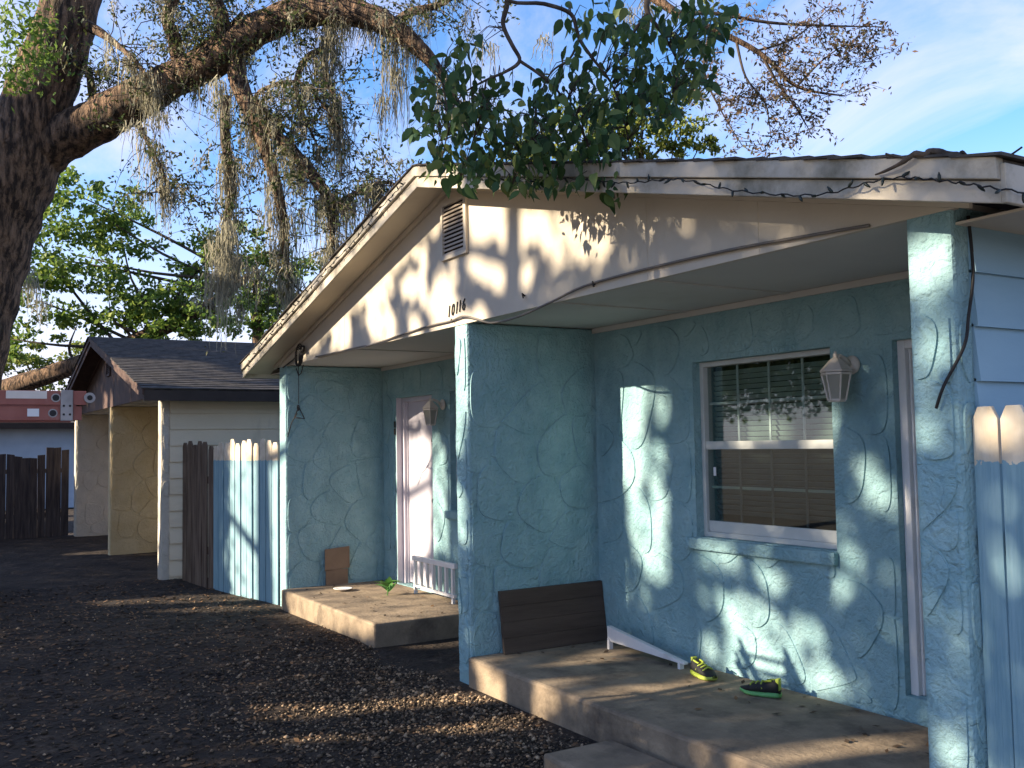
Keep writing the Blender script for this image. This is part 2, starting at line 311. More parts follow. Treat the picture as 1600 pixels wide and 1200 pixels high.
# porch slabs
def slab(x0, x1, y0, y1, z1):
    o = MB().box(x0, x1, y0, y1, -.15, z1).build('porch_slab', 'concrete', bev=.02); return struct(o)
slab(-6.385, -2.595, 3.465, 4.66, .2); slab(-10.585, -8.04, 3.44, 4.66, .2)
struct(MB().box(-4.6, -3.0, 2.95, 3.42, -.1, .06).build('porch_step', 'concrete', bev=.02))

# ------------------------------------------------------------------ houses
HZ = 2.655                                           # underside of the gable board
def build_house(name, label, loc, P, detail):
    """local frame: x 0..8.43 along the front, y 0 at the front of the wing walls, z 0 at the ground"""
    H = thing(name, label, 'house', loc); W = 8.43; D = 9.0; ry = 1.17; wt = .21
    wings = [(0, .22), (4.22, 4.42), (8.22, W)]
    for i, (a, b) in enumerate(wings):
        wm = P['wing'][i]
        wo = MB().box(a, b, 0, ry+.1, -.1, HZ if i < 2 else HZ+.02).build('wing_wall', wm, H, bev=.018)
        stones(wo, (.01, ry-.02 if i < 2 else P['sidestart']-.01, .12, HZ-.05), lambda u, v, h, b=b: (b+h, u, v), m=wm, seed=10*i+P['seed'], cell=.38)
        if detail and i: stones(wo, (a+.012, b-.012, .05, HZ-.1), lambda u, v, h: (u, -h, v), m=wm, seed=31+i, cell=.36 if i == 2 else .5, skip=.25)
    # recessed walls with their openings; x limits, openings (x0,x1,z0,z1)
    bays = [(.22, 4.22, [(.59, 1.49, .2, 2.285), (1.90, 3.12, 1.08, 2.295)]), (4.42, 8.22, [(5.58, 6.80, 1.078, 2.295), (7.235, 8.18, .33, 2.29)])]
    for bi, (a, b, ops) in enumerate(bays):
        mb = MB(); xs = a
        for (o0, o1, p0, p1) in ops:
            mb.box(xs, o0, ry, ry+.2, -.1, 2.75); mb.box(o0, o1, ry, ry+.2, p1, 2.75); mb.box(o0, o1, ry, ry+.2, -.1, p0); xs = o1
        mb.box(xs, b, ry, ry+.2, -.1, 2.75)
        wm = P['back']; wo = mb.build('recessed_wall', wm, H)
        if detail: stones(wo, (a+.01, b-.01, .22, 2.6), lambda u, v, h: (u, ry-h, v), holes=ops, m=wm, seed=77+bi, cell=.42)
        for oi, (o0, o1, p0, p1) in enumerate(ops):
            door = (bi == 0 and oi == 0) or (bi == 1 and oi == 1)
            if door:
                y = ry+(.10 if bi == 0 else .075)
                d = MB().box(o0+.05, o1-.05, y+.02, y+.06, p0+.01, p1-.05).build('door', P['door'][bi], H, bev=.003)
                fr = MB().box(o0, o0+.05, y-.03, y+.1, p0, p1).box(o1-.05, o1, y-.03, y+.1, p0, p1).box(o0+.05, o1-.05, y-.03, y+.1, p1-.05, p1).box(o0+.05, o0+.065, y, y+.02, p0, p1-.05)
                fr.build('frame', P['frame'][bi], d, bev=.004)
                MB().box(o0, o1, y-.06, y+.1, p0-.03, p0-.002).build('threshold', 'concrete', d)
                if detail and bi == 0:
                    MB().box(o0, o0+.004, y-.1, y-.032, p0, p1-.0).build('casing', 'lilac', d)
                    me = text_mesh('B', .11, .003, 'black'); me.transform(Matrix.Shear('XY', 4, (-.25, 0)) if False else Matrix.Identity(4))
                    obj_from(me, 'letter', d, ((o0+o1)/2+.23, y+.014, 1.78), (math.pi/2, 0, 0))
                    for hz in (2.0, 1.92): MB().box(o0-.03, o0-.012, ry-.018, ry-.004, hz-.05, hz+.02).build('hinge_plate', 'cable', d)
                MB().lathe([(.012, 0), (.028, .02), (.028, .05), (.01, .06)], (0, 0, 0), 10).build('knob', 'metal', d, smooth=True).matrix_local = Matrix.Translation((o1-.13, y+.015, 1.15)) @ Matrix.Rotation(math.pi/2, 4, 'X')
            else:
                y = ry+.085; zm = p0+(p1-p0)*.52; fw = .035
                wn = MB().box(o0+.001, o0+fw, y-.02, y+.06, p0, p1).box(o1-fw, o1-.001, y-.02, y+.06, p0, p1).box(o0+fw, o1-fw, y-.02, y+.06, p1-fw, p1-.001).box(o0+fw, o1-fw, y-.02, y+.06, p0+.001, p0+fw).build('window', 'alu', H, bev=.003)
                MB().box(o0+fw, o1-fw, y-.012, y+.03, zm-.028, zm+.028).build('meeting_rail', 'alu', wn, bev=.003)
                MB().box(o0+fw, o1-fw, y+.0, y+.03, p0+fw, p0+fw+.075).build('bottom_rail', 'alu', wn, bev=.003)
                MB().box(o0+fw, o1-fw, y+.022, y+.026, zm+.029, p1-fw).build('pane', 'glass', wn)
                MB().box(o0+fw, o1-fw, y+.006, y+.010, p0+fw+.076, zm-.029).build('pane', 'glass', wn)
                for k in (1, 2, 3):
                    x = o0+fw+(o1-o0-2*fw)*k/4
                    MB().box(x-.008, x+.008, y+.028, y+.036, zm+.029, p1-fw).build('muntin', 'muntin', wn)
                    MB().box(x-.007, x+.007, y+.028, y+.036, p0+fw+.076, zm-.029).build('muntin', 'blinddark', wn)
                for (q0, q1, mm) in ((zm, p1, 'muntin'), (p0+.05, zm, 'blind')):
                    MB().box(o0+fw, o1-fw, y+.037, y+.044, (q0+q1)/2-.009, (q0+q1)/2+.009).build('muntin', mm, wn)
                if detail:
                    me = {}
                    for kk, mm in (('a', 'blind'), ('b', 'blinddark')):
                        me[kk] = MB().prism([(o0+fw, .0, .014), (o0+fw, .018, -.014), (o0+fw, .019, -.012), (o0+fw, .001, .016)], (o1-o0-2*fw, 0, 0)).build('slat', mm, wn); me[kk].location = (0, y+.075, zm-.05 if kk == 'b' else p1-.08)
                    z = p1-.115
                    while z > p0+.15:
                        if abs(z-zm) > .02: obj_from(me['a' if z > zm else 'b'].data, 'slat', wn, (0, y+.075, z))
                        z -= .036
                    if bi: MB().box(o0+.09, o0+.115, y+.0035, y+.0055, 1.50, 1.56).build('sticker', 'white', wn)
                    if bi: MB().lathe([(.005, 0), (.03, .012), (.022, .03), (.012, .045), (.004, .06)], (o1-.08, y+.055, zm+.03), 9).build('paper_flower', 'pink', wn, smooth=True)  # small pink blob behind the pane
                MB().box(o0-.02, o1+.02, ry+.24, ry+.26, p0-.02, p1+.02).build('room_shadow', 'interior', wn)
                MB().box(o0-.085, o1+.01, ry-.042, ry+.06, p0-.085, p0-.004).build('sill', P['back'], wn, bev=.012)
    # right-hand side wall: lap boards
    sx = W+.004; sw = MB().box(W-.2, W-.01, ry+.101, D, -.1, 2.62).build('side_wall', P['back'], H)
    y0 = P['sidestart']; n = 12; bh = 2.62/n
    for k in range(n):
        z0 = k*bh; MB().prism([(sx-.012, y0, z0), (sx+.026, y0, z0), (sx+.004, y0, z0+bh+.012), (sx-.012, y0, z0+bh+.012)], (0, D-y0, 0)).build('lap_board', P['side'], sw)
    MB().box(0, .2, ry+.1, D, -.1, 2.62).build('side_wall', P['back'], H); MB().box(.2, W-.2, D-.2, D, -.1, 2.62).build('rear_wall', P['back'], H)
    # porch ceiling and gable
    ce = MB().box(.0, W, .03, ry+.1, HZ+.006, HZ+.03).build('porch_ceiling', 'soffit', H)
    for x in (2.2, 5.55, 6.5): MB().box(x-.02, x+.02, .05, ry, HZ-.004, HZ+.005).build('ceiling_batten', 'soffit', ce)
    for (a, b, _) in bays: MB().box(a, b, ry-.02, ry-.002, HZ-.035, HZ+.004).build('ceiling_trim', 'soffit', ce)
    ov = .30; ex = .40; sl = .247; apx = W/2; zt = lambda x: 2.60 + sl*(min(x, W-x)+ex)    # top of the gable wall under the soffit
    gb = MB().prism([(-.02, -.005, HZ-.008), (W+.02, -.005, HZ-.008), (W+.02, -.005, zt(W+.02)+.02), (apx, -.005, zt(apx)+.02), (-.02, -.005, zt(-.02)+.02)], (0, .03, 0)).build('gable_board', P['gable'], H)
    for x in P['seams']: MB().box(x-.002, x+.002, -.0075, -.0045, HZ, zt(x)-.02).build('board_seam', P['gable'], gb)
    for sgn in (-1, 1):
        xe = -ex if sgn < 0 else W+ex; ze = zt(xe)
        MB().prism([(xe, -ov+.02, ze), (apx, -ov+.02, zt(apx)), (apx, -ov+.02, zt(apx)+.015), (xe, -ov+.02, ze+.015)], (0, ov+.0, 0)).build('soffit', P['soff'], H)
        bb = MB().prism([(xe, -ov, ze-.05), (apx, -ov, zt(apx)-.05), (apx, -ov, zt(apx)+.03), (xe, -ov, ze+.03)], (0, .022, 0)).build('barge_board', P['barge'], H, bev=.004)
        MB().prism([(xe, -ov-.022, ze+.033), (apx, -ov-.022, zt(apx)+.033), (apx, -ov-.022, zt(apx)+.112), (xe, -ov-.022, ze+.112)], (0, .045, 0)).build('upper_trim', P['barge'], bb, bev=.004)
        tr = MB().prism([(xe+(.3 if sgn < 0 else -.3), -.03, ze+.3*sl-.045), (apx, -.03, zt(apx)-.045), (apx, -.03, zt(apx)-.002), (xe+(.3 if sgn < 0 else -.3), -.03, ze+.3*sl-.002)], (0, .024, 0)).build('gable_trim', P['soff'], H)
        ea = MB().box(*((xe-.02, xe+.002) if sgn < 0 else (xe-.002, xe+.02)), -ov+.001, D+.3, ze-.05, ze+.09).build('eave_fascia', P['eave'], H, bev=.004)
        MB().box(*((xe, .0) if sgn < 0 else (W, xe-.003)), .03, D, ze-.012, ze-.001).build('eave_soffit', P['soff'], H)
        rf = MB().prism([(xe, -ov+.024, ze+.06), (apx, -ov+.024, zt(apx)+.06), (apx, -ov+.024, zt(apx)+.108), (xe, -ov+.024, ze+.108)], (0, D+.3+ov, 0)).build('roof', 'shingle', H)
        L = abs(apx-xe); nC = 34 if sgn > 0 else 16
        for k in range(nC):
            a = k/nC*L; b = min(L, (k+1.25)/nC*L); X = (lambda t: xe+sgn*-1*t)
            jag = [random.uniform(-.012, .012) for _ in range(2)]
            z1 = ze+sl*a+.116+.012; z2 = ze+sl*b+.116
            lip = .03 if k == 0 else 0
            MB().prism([(X(a-lip), -ov-.035+jag[0], z1-.012-lip*sl), (X(b), -ov-.035+jag[0], z2-.008), (X(b), -ov-.035+jag[0], z2), (X(a-lip), -ov-.035+jag[0], z1-lip*sl)], (0, D+.33+ov, 0)).build('shingle_course', 'shingle', rf)
    return H, zt
PB = dict(wing=['blue']*3, back='blue', side='blueside', gable='cream', soff='cream', barge='barge', eave='barge', door=['lilac', 'white'], frame=['lilac', 'white'], seed=3, sidestart=.105, seams=[2.0, 6.55, 7.4])
LOC = (-10.81, 3.5, 0)
HB, ZT = build_house('duplex_house', 'turquoise stucco house with cream gable, porch recesses and number 10116', LOC, PB, True)
PN = dict(wing=['greystucco', 'tan', 'greystucco'], back='greystucco', side='creamside', gable='brownboard', soff='brownboard', barge='brownboard', eave='darkfascia', door=['lilac', 'white'], frame=['white', 'white'], seed=5, sidestart=.11, seams=[1.9, 4.7, 6.3])
NLOC = (-22.15, 2.82, -.17)
HN, _ = build_house('neighbour_house', 'tan and cream house with brown gable and dark shingle roof', NLOC, PN, False)
# gable vent, house number
def vent(H, x0, x1, z0, z1, m):
    v = MB().box(x0, x1, -.012, -.006, z0, z1).build('gable_vent', 'ventdark', H)
    MB().box(x0-.02, x0+.012, -.03, -.0065, z0-.02, z1+.02).box(x1-.012, x1+.028, -.03, -.0065, z0-.02, z1+.02).box(x0+.012, x1-.012, -.03, -.0065, z0-.02, z0+.012).box(x0+.012, x1-.012, -.03, -.0065, z1-.012, z1+.02).build('frame', m, v)
    k = int((z1-z0)/.034)
    for i in range(k):
        z = z0+.015+i*(z1-z0-.03)/k
        MB().prism([(x0+.012, -.028, z), (x0+.012, -.014, z+.020), (x0+.012, -.012, z+.018), (x0+.012, -.026, z-.003)], (x1-x0-.024, 0, 0)).build('slat', 'ventslat' if m != 'brownboard' else 'brownboard', v)
vent(HB, 4.09, 4.45, 3.19, 3.60, 'cream'); vent(HN, 4.1, 4.42, 3.2, 3.55, 'brownboard')
for i, ch in enumerate('10116'):
    obj_from(text_mesh(ch, .13, .003, 'black'), 'digit', HB, (4.155+i*.062-(.012 if i > 2 else 0), -.010, 2.725+i*.006), (math.pi/2, 0, 0), (.78, 1, 1))
for (x, z) in ((5.25, 2.74), (4.22, 2.69), (6.05, 2.70)): MB().tube([(x, -.005, z), (x+.01, -.03, z+.012), (x+.02, -.03, z-.02)], .006, 6).build('hook', 'cable', HB)

# far pale house at the left
h3 = thing('pale_house', 'pale blue sided house with dark gutter behind the left fence', 'house', (-33, 6, 0))
sw = MB().box(-4, 0, -4, 7, 0, 2.5).build('wall', 'houseblue', h3)
for k in range(10): MB().box(.0, .02, -4, 7, k*.25+.01, k*.25+.245).build('lap_board', 'houseblue', sw)
MB().box(.021, .05, -1.1, .1, .9, 2.15).build('window', 'darkfascia', h3)
rf = MB().prism([(.5, -4.5, 2.55), (-4, -4.5, 3.8), (-8.5, -4.5, 2.55)], (0, 12, 0)).build('roof', 'shingle', h3)
MB().box(.5, .62, -4.5, 7.5, 2.42, 2.6).build('gutter', 'darkfascia', h3)

# ------------------------------------------------------------------ fences
def fence(name, label, A, B, n, wid, zb, ztop, mats, depth=.02, seed=0, top='dog', rails=True):
    A = np.array(A, float); B = np.array(B, float); R = random.Random(seed); d = (B-A); L = np.linalg.norm(d); d /= L; nrm = np.array([-d[1], d[0], 0]); loc = (*A[:2], 0)
    t = thing(name, label, 'fence', loc); O = np.array([A[0], A[1], 0])
    for i in range(n):
        c = (i+.5)*L/n; h = ztop(i) if callable(ztop) else ztop+R.uniform(-.015, .015); h2 = wid/2; o = nrm*R.uniform(-.008, .008); tl = R.uniform(-.012, .012)
        P = [(-h2, zb), (h2, zb), (h2+tl, h-.05), (h2*.55+tl, h), (-h2*.55+tl, h), (-h2+tl, h-.05)] if top == 'dog' else [(-h2, zb), (h2, zb), (h2+tl, h+R.uniform(-.02, .02)), (-h2+tl, h)]
        MB().prism([tuple(d*(c+u)+o+np.array([0, 0, v])) for u, v in P], tuple(nrm*depth)).build('picket', mats(i) if callable(mats) else mats, t, bev=.003)
    for z in ((.4, 1.3) if rails else ()):
        q0 = nrm*(depth+.012); MB().prism([tuple(q0+np.array([0, 0, z])), tuple(q0+np.array([0, 0, z+.09])), tuple(q0+nrm*.035+np.array([0, 0, z+.09])), tuple(q0+nrm*.035+np.array([0, 0, z]))], tuple(d*L)).build('rail', 'weathered', t)
    return t
fence('picket_fence', 'old picket fence between the two houses, part bare wood and part painted blue', (-13.55, 3.06, 0), (-10.86, 3.50, 0), 17, .135, -.05,
      lambda i: 1.83+.03*math.sin(i*2.3) if i not in (5, 6) else 1.78, lambda i: 'weathered' if i < 6 else 'picketblue', seed=3)
fence('dark_fence', 'dark weathered wooden fence left of the neighbour house', (-22.4, -1.2, 0), (-22.4, 2.75, 0), 27, .143, -.05, lambda i: 1.66+.05*math.sin(i*1.1)+(.12 if i > 23 else 0), 'darkwood', seed=5, top='flat')
fence('near_fence', 'blue picket fence with bare cream tops beside the right corner', (-2.365, 3.56, 0), (.55, 3.56, 0), 27, .105, -.05, lambda i: 1.862+.008*math.sin(i*3.1), 'picketnear', seed=9)

# ------------------------------------------------------------------ trees
def leaf_quads(P, size, asp=.5, droop=.3, seed=0):
    R = np.random.default_rng(seed); n = len(P); a = R.normal(size=(n, 3)); a[:, 2] -= droop; a /= np.linalg.norm(a, axis=1)[:, None]
    b = np.cross(a, R.normal(size=(n, 3))); b /= np.linalg.norm(b, axis=1)[:, None]+1e-9; s = (size*R.uniform(.6, 1.3, n))[:, None]
    V = np.stack([P, P+a*s*.45+b*s*asp*.5, P+a*s, P+a*s*.45-b*s*asp*.5], 1).reshape(-1, 3)
    return V, np.arange(4*n).reshape(-1, 4)
def curve(pts, per=6):                               # smooth path through 4-vectors (x,y,z,r)
    p = np.array(pts, float); out = []
    for i in range(len(p)-1):
        p0, p1, p2, p3 = p[max(i-1, 0)], p[i], p[i+1], p[min(i+2, len(p)-1)]
        for k in range(per):
            t = k/per; out.append(.5*((2*p1)+(-p0+p2)*t+(2*p0-5*p1+4*p2-p3)*t*t+(-p0+3*p1-3*p2+p3)*t**3))
    out.append(p[-1]); return np.array(out)
def pxpath(lst, jit=0.):
    return [(*at(x, y, d), r) for x, y, d, r in lst]
def limb(parent, name, c, m='bark', n=9, origin=None, wob=.06):
    return MB().tube(list(c[:, :3]), list(np.maximum(c[:, 3], .004)), n, wob=wob).build(name, m, parent, origin, smooth=True)
def twigs(start_c, count, length, R, droop=.25, leaves=26, spread=.05, bias=None):
    """wandering twigs from points on limb curves; returns twig polylines and leaf points"""
    tw = []; lp = []
    for _ in range(count):
        c = start_c[R.integers(len(start_c))]; p = c[R.integers(len(c)//4, len(c)), :3].copy(); d = R.normal(size=3); d[2] *= .6
        if bias is not None: d += bias
        d /= np.linalg.norm(d); L = length*R.uniform(.5, 1.3); k = 6; pts = [p.copy()]
        for i in range(k):
            d = d+R.normal(size=3)*.28; d[2] -= droop*.4; d /= np.linalg.norm(d); p = p+d*L/k; pts.append(p.copy())
        tw.append(np.array(pts))
        for i in range(leaves):
            t = R.uniform(.25, 1)*k; a = min(int(t), k-1); q = pts[a]+(pts[a+1]-pts[a])*(t-a); lp.append(q+R.normal(size=3)*spread)
    return tw, np.array(lp)
def twig_mesh(tw, r=.006):
    mb = MB()
    for t in tw: mb.tube(t, [r*(1-.75*i/(len(t)-1)) for i in range(len(t))], 4, caps=False)
    return mb
def moss_mesh(anchors, R, strands=55, lmin=.2, lmax=.9, spread=.10, width=.006):
    V = []; 
    for (p, sc) in anchors:
        n = int(strands*sc)
        o = p+R.normal(size=(n, 3))*np.array([spread, spread, .04])*sc**.5; L = R.uniform(lmin, lmax, n)*sc*(.4+.6*R.random(n)); k = 5
        dx = R.normal(size=(n, 3))*.04; a = R.uniform(0, math.pi, n); wd = np.stack([np.cos(a), np.sin(a), np.zeros(n)], 1)*(width*R.uniform(.6, 1.5, n))[:, None]
        prev = o
        for i in range(k):
            t = (i+1)/k; c = o+np.stack([0*L, 0*L, -L*t], 1)+dx*t+R.normal(size=(n, 3))*np.array([.012, .012, 0]); w0 = wd*(1-.8*(t-1/k)**1.5); w1 = wd*(1-.85*t)
            V.append(np.stack([prev-w0, prev+w0, c+w1, c-w1], 1)); prev = c
    V = np.concatenate(V).reshape(-1, 3); return V, np.arange(len(V)).reshape(-1, 4)

R1 = np.random.default_rng(5)
def opath(l, k=1.): return pxpath([(x, y, float(np.interp(d, [9, 9.5, 10, 10.35, 10.6, 10.8, 11], [9, 9.8, 12, 11.6, 11.35, 11.15, 11.05])), r*k*(1.2 if d >= 9.9 and d < 10.3 else 1.06)) for x, y, d, r in l])
oak_base = at(-125, 930, 12); oak_base[2] = 0
oak = thing('oak_tree', 'huge moss-draped oak with lit trunk leaning at the left edge', 'tree', oak_base); OB = np.array(oak.location)
trunk = curve([(oak_base[0], oak_base[1], -.2, .78)] + opath([(-112, 860, 10, .54), (-98, 700, 10, .50), (-72, 560, 10, .475), (-42, 440, 10, .455), (-6, 330, 10, .43), (32, 245, 10, .40), (62, 150, 10, .33), (88, 80, 10, .30), (112, 0, 10, .27), (150, -140, 10, .22), (200, -330, 10, .15)]), 8)
limb(oak, 'trunk', trunk, n=18, origin=OB, wob=.05)
big = curve(opath([(20, 262, 10, .34), (80, 222, 10, .27), (140, 196, 10.05, .225), (205, 160, 10.2, .205), (270, 125, 10.35, .195), (330, 97, 10.5, .185), (400, 48, 10.6, .175), (470, 20, 10.7, .165), (545, 20, 10.8, .15), (600, 36, 10.9, .125), (655, 76, 11, .09), (695, 125, 11, .05), (722, 175, 11, .02)]), 7)
limb(oak, 'limb', big, n=14, origin=OB, wob=.09)
overhead = curve(opath([(165, -180, 10, .17), (400, -230, 9.8, .12), (700, -150, 9.5, .09), (930, -60, 9.2, .06), (1060, 22, 9, .035), (1120, 48, 9, .028), (1190, 85, 9, .022), (1245, 135, 9, .015), (1320, 150, 9, .006)]), 6); limb(oak, 'limb', overhead, n=8, origin=OB)
subs = [curve(opath(l, 1.22), 6) for l in (
    [(368, 78, 10.5, .09), (372, 125, 10.6, .085), (398, 185, 10.7, .075), (412, 225, 10.8, .062), (428, 275, 10.8, .052), (440, 330, 10.8, .045), (447, 400, 10.8, .03), (452, 455, 10.8, .012)],
    [(396, 180, 10.7, .065), (430, 210, 10.8, .06), (465, 245, 10.9, .055), (500, 290, 11, .052), (520, 325, 11, .04), (518, 385, 11, .02)],
    [(352, 150, 10.6, .05), (352, 215, 10.6, .045), (361, 290, 10.6, .045), (356, 340, 10.6, .035), (350, 400, 10.6, .02), (350, 450, 10.6, .008)],
    [(282, 105, 10.35, .075), (272, 60, 10.35, .065), (262, 25, 10.4, .055), (285, -30, 10.4, .05)],
    [(338, 90, 10.5, .08), (348, 45, 10.6, .075), (340, 10, 10.6, .07), (320, -60, 10.7, .06)],
    [(300, 95, 10.4, .035), (320, 68, 10.5, .032), (345, 55, 10.6, .03), (380, 20, 10.6, .02)],
    [(520, 22, 10.8, .05), (512, 70, 10.7, .035), (480, 90, 10.7, .03), (463, 130, 10.7, .025), (475, 180, 10.7, .015), (500, 235, 10.7, .006)],
    [(505, 75, 10.7, .03), (508, 120, 10.7, .026), (522, 150, 10.8, .022), (528, 210, 10.8, .015), (535, 280, 10.8, .006)],
    [(148, 170, 10, .04), (140, 120, 10, .03), (128, 95, 10, .02)],
    [(520, 325, 11, .035), (560, 300, 11, .025), (600, 285, 11, .015), (650, 300, 11, .006)],
    [(610, 45, 10.9, .05), (640, 20, 10.9, .04), (690, 5, 11, .03), (760, -40, 11, .02)],
    [(430, 35, 10.7, .06), (480, -10, 10.8, .05), (560, -60, 10.8, .04)],
    [(440, 200, 10.8, .03), (400, 150, 10.8, .02), (470, 130, 11, .015), (530, 200, 11, .006)],
    [(200, 165, 10.2, .04), (230, 220, 10.3, .022), (255, 270, 10.4, .012), (262, 300, 10.4, .005)],
    [(120, 30, 10, .06), (170, 60, 10.3, .035), (215, 100, 10.6, .02), (250, 150, 10.7, .006)])]
for c in subs: limb(oak, 'branch', c, n=8, origin=OB, wob=.12)
up = [curve(pxpath(l), 5) for l in ([(1070, 25, 9, .022), (1110, 20, 9, .018), (1200, 35, 9, .014), (1290, 40, 9, .01), (1380, 42, 9, .004)], [(1190, 85, 9, .016), (1215, 130, 9.05, .012), (1245, 170, 9.1, .008), (1268, 210, 9.1, .003)],
    [(1110, 45, 9, .016), (1100, 110, 9, .012), (1125, 170, 9, .008), (1160, 228, 9, .003)], [(1150, 62, 9, .014), (1165, 120, 9, .01), (1195, 160, 9, .007), (1205, 215, 9, .003)], [(1245, 135, 9, .012), (1290, 90, 9, .008), (1330, 70, 9, .004), (1365, 95, 9, .002)], [(1180, 80, 9, .012), (1240, 60, 9, .008), (1300, 10, 9, .004)])]
for c in up: limb(oak, 'branch', c, 'twig', n=6, origin=OB)
tw, lp = twigs(subs+[big[20:]], 520, .85, R1, .35, 26, .05)
tw2, lp2 = twigs(up+[overhead[-14:]], 210, .38, R1, .2, 20, .028)
twig_mesh(tw, .007).build('twigs', 'twig', oak, OB, kind='stuff'); twig_mesh(tw2, .004).build('twigs', 'twig', oak, OB, kind='stuff')
V, F = leaf_quads(lp, .06, .45, .4, 1); np_mesh('crown', V, F, 'oakleaf', oak, 'stuff', OB)
V, F = leaf_quads(lp2, .048, .4, .2, 2); np_mesh('crown', V, F, 'browntwigleaf', oak, 'stuff', OB)
# the leafy spray at the top left corner
sp = np.concatenate([at(x, y, d)+R1.normal(size=(n, 3))*s for x, y, d, n, s in [(40, 60, 9.3, 260, .16), (20, 110, 9.2, 200, .12), (60, 95, 9.3, 120, .10), (10, 20, 9.3, 200, .16), (20, 130, 9.2, 60, .06), (75, 40, 9.4, 70, .08)]])
V, F = leaf_quads(sp, .075, .45, .3, 3); np_mesh('crown', V, F, 'greenleaf', oak, 'stuff', OB)
anch = []
def moss_along(c, n, s0, s1, lo=0.):
    for _ in range(n):
        q = c[R1.integers(int(lo*len(c)), len(c))]; anch.append((q[:3]+np.array([0, 0, -q[3]*.4]), R1.uniform(s0, s1)))
moss_along(big, 46, .2, .8, .3)
for i, n in ((0, 12), (1, 12), (2, 14), (4, 2), (6, 9), (7, 8), (9, 9), (10, 6), (12, 6), (13, 5), (14, 4)): moss_along(subs[i], int(1.6*n), .25, 1.0, .15)
for x, y, d, s in [(350, 430, 10.6, 1.3), (340, 380, 10.6, 1.1), (362, 400, 10.6, 1.2), (380, 410, 10.7, 1.0), (400, 420, 10.8, .9), (430, 380, 10.8, 1.1), (450, 350, 10.8, 1.2), (470, 330, 10.9, 1.0), (500, 310, 11, 1.0), (520, 300, 11, 1.2), (355, 350, 10.6, 1.), (420, 330, 10.8, 1.0),
                   (612, 60, 10.8, 1.7), (620, 110, 10.8, 1.4), (600, 150, 10.8, 1.2), (640, 60, 10.9, 1.2), (170, 60, 10.5, .7), (345, 130, 10.5, 1.2), (245, 180, 10.3, .8), (210, 190, 10.2, .7), (40, 420, 13, .9), (55, 440, 13, 1.0), (65, 470, 13, .7), (980, 15, 9, .7), (1015, 0, 9, .6), (850, 60, 9.5, .5), (764, 70, 9.5, .6), (330, 430, 10.6, 1.), (372, 480, 10.7, .7)]:
    anch.append((at(x, y, d+.3), s*.85))
for t in tw[::3]: anch.append((t[3], R1.uniform(.15, .4)))
V, F = moss_mesh(anch, R1, 58, .10, .95, .07, .0060); np_mesh('moss', V, F, 'moss', oak, 'stuff', OB)

# broad-leaved tree: trunk behind the camera, its hanging spray of big leaves before the gable
bt = thing('broadleaf_tree', 'dark broad-leaved spray hanging in front of the gable peak', 'tree', (.9, -2.6, 0)); BT = np.array(bt.location)
limb(bt, 'trunk', curve([(.9, -2.6, -.1, .22), (.85, -2.4, 2, .19), (.4, -1.6, 4.2, .15), (-1.2, 0, 5.6, .10), (-3, 1.7, 5.7, .065), (*at(880, -90, 5.6), .04)], 6), n=10, origin=BT)
D = 5.6
bp = [curve(pxpath(l), 5) for l in ([(880, -90, D, .035), (800, -40, D, .02), (792, 10, D, .016), (786, 38, D, .014), (800, 70, D, .013), (812, 95, D, .012), (790, 112, D, .009), (760, 125, D, .007), (720, 150, D, .005), (690, 200, D, .003)],
    [(812, 95, D, .010), (850, 122, D, .008), (885, 160, D, .006), (920, 230, D, .003)], [(880, -90, D, .03), (795, -5, 5.5, .012), (850, 6, 5.6, .012), (892, 22, 5.7, .012), (905, 60, 5.7, .011), (925, 90, 5.7, .009), (960, 140, 5.7, .006), (985, 230, 5.7, .003)],
    [(905, 60, 5.7, .009), (890, 92, 5.7, .007), (860, 115, 5.6, .005), (830, 180, 5.6, .003)], [(880, -90, D, .03), (1000, -30, 5.8, .02), (1012, 20, 5.8, .016), (1040, 60, 5.8, .010), (1060, 110, 5.8, .006), (1040, 180, 5.8, .003)], [(1012, 20, 5.8, .012), (985, 60, 5.8, .008), (970, 120, 5.8, .005)],
    [(690, 120, D, .006), (700, 190, D, .005), (690, 250, D, .003)], [(840, 150, D, .006), (830, 220, D, .005), (800, 290, D, .002)], [(760, 125, D, .006), (745, 200, D, .005), (720, 275, D, .002)], [(900, 180, 5.6, .006), (930, 250, 5.6, .004), (960, 310, 5.6, .002)])]
for c in bp: limb(bt, 'branch', c, 'twig', n=6, origin=BT)
protos = []
for k in range(5):                                   # ovate pointed leaf, folded along the rib and curled
    mb = MB(); prof = [(0, .0), (.12, .27), (.32, .42), (.55, .38), (.78, .2), (1.0, 0)]; fold = .12+.05*k; curl = .10*k-.1
    mb.v = [(0, t, -curl*t*t) for t, w_ in prof]+[(s*w_*.62, t-.02, fold*w_-curl*t*t) for s in (-1, 1) for t, w_ in prof[1:-1]]
    n = len(prof); m_ = n-2
    for s in (0, 1):
        o = n+s*m_
        mb.f.append((0, 1, o) if s else (0, o, 1)); mb.f += [(1+i, 2+i, o+1+i, o+i) if s else (1+i, o+i, o+1+i, 2+i) for i in range(m_-1)]; mb.f.append((n-2, n-1, o+m_-1) if s else (n-2, o+m_-1, n-1))
    mb.v.append((0, -.3, .02)); mb.v.append((.02, -.3, .02)); mb.f.append((0, len(mb.v)-2, len(mb.v)-1))
    o = mb.build('leaf', 'bigleaf', smooth=True); protos.append(o.data); bpy.data.objects.remove(o)
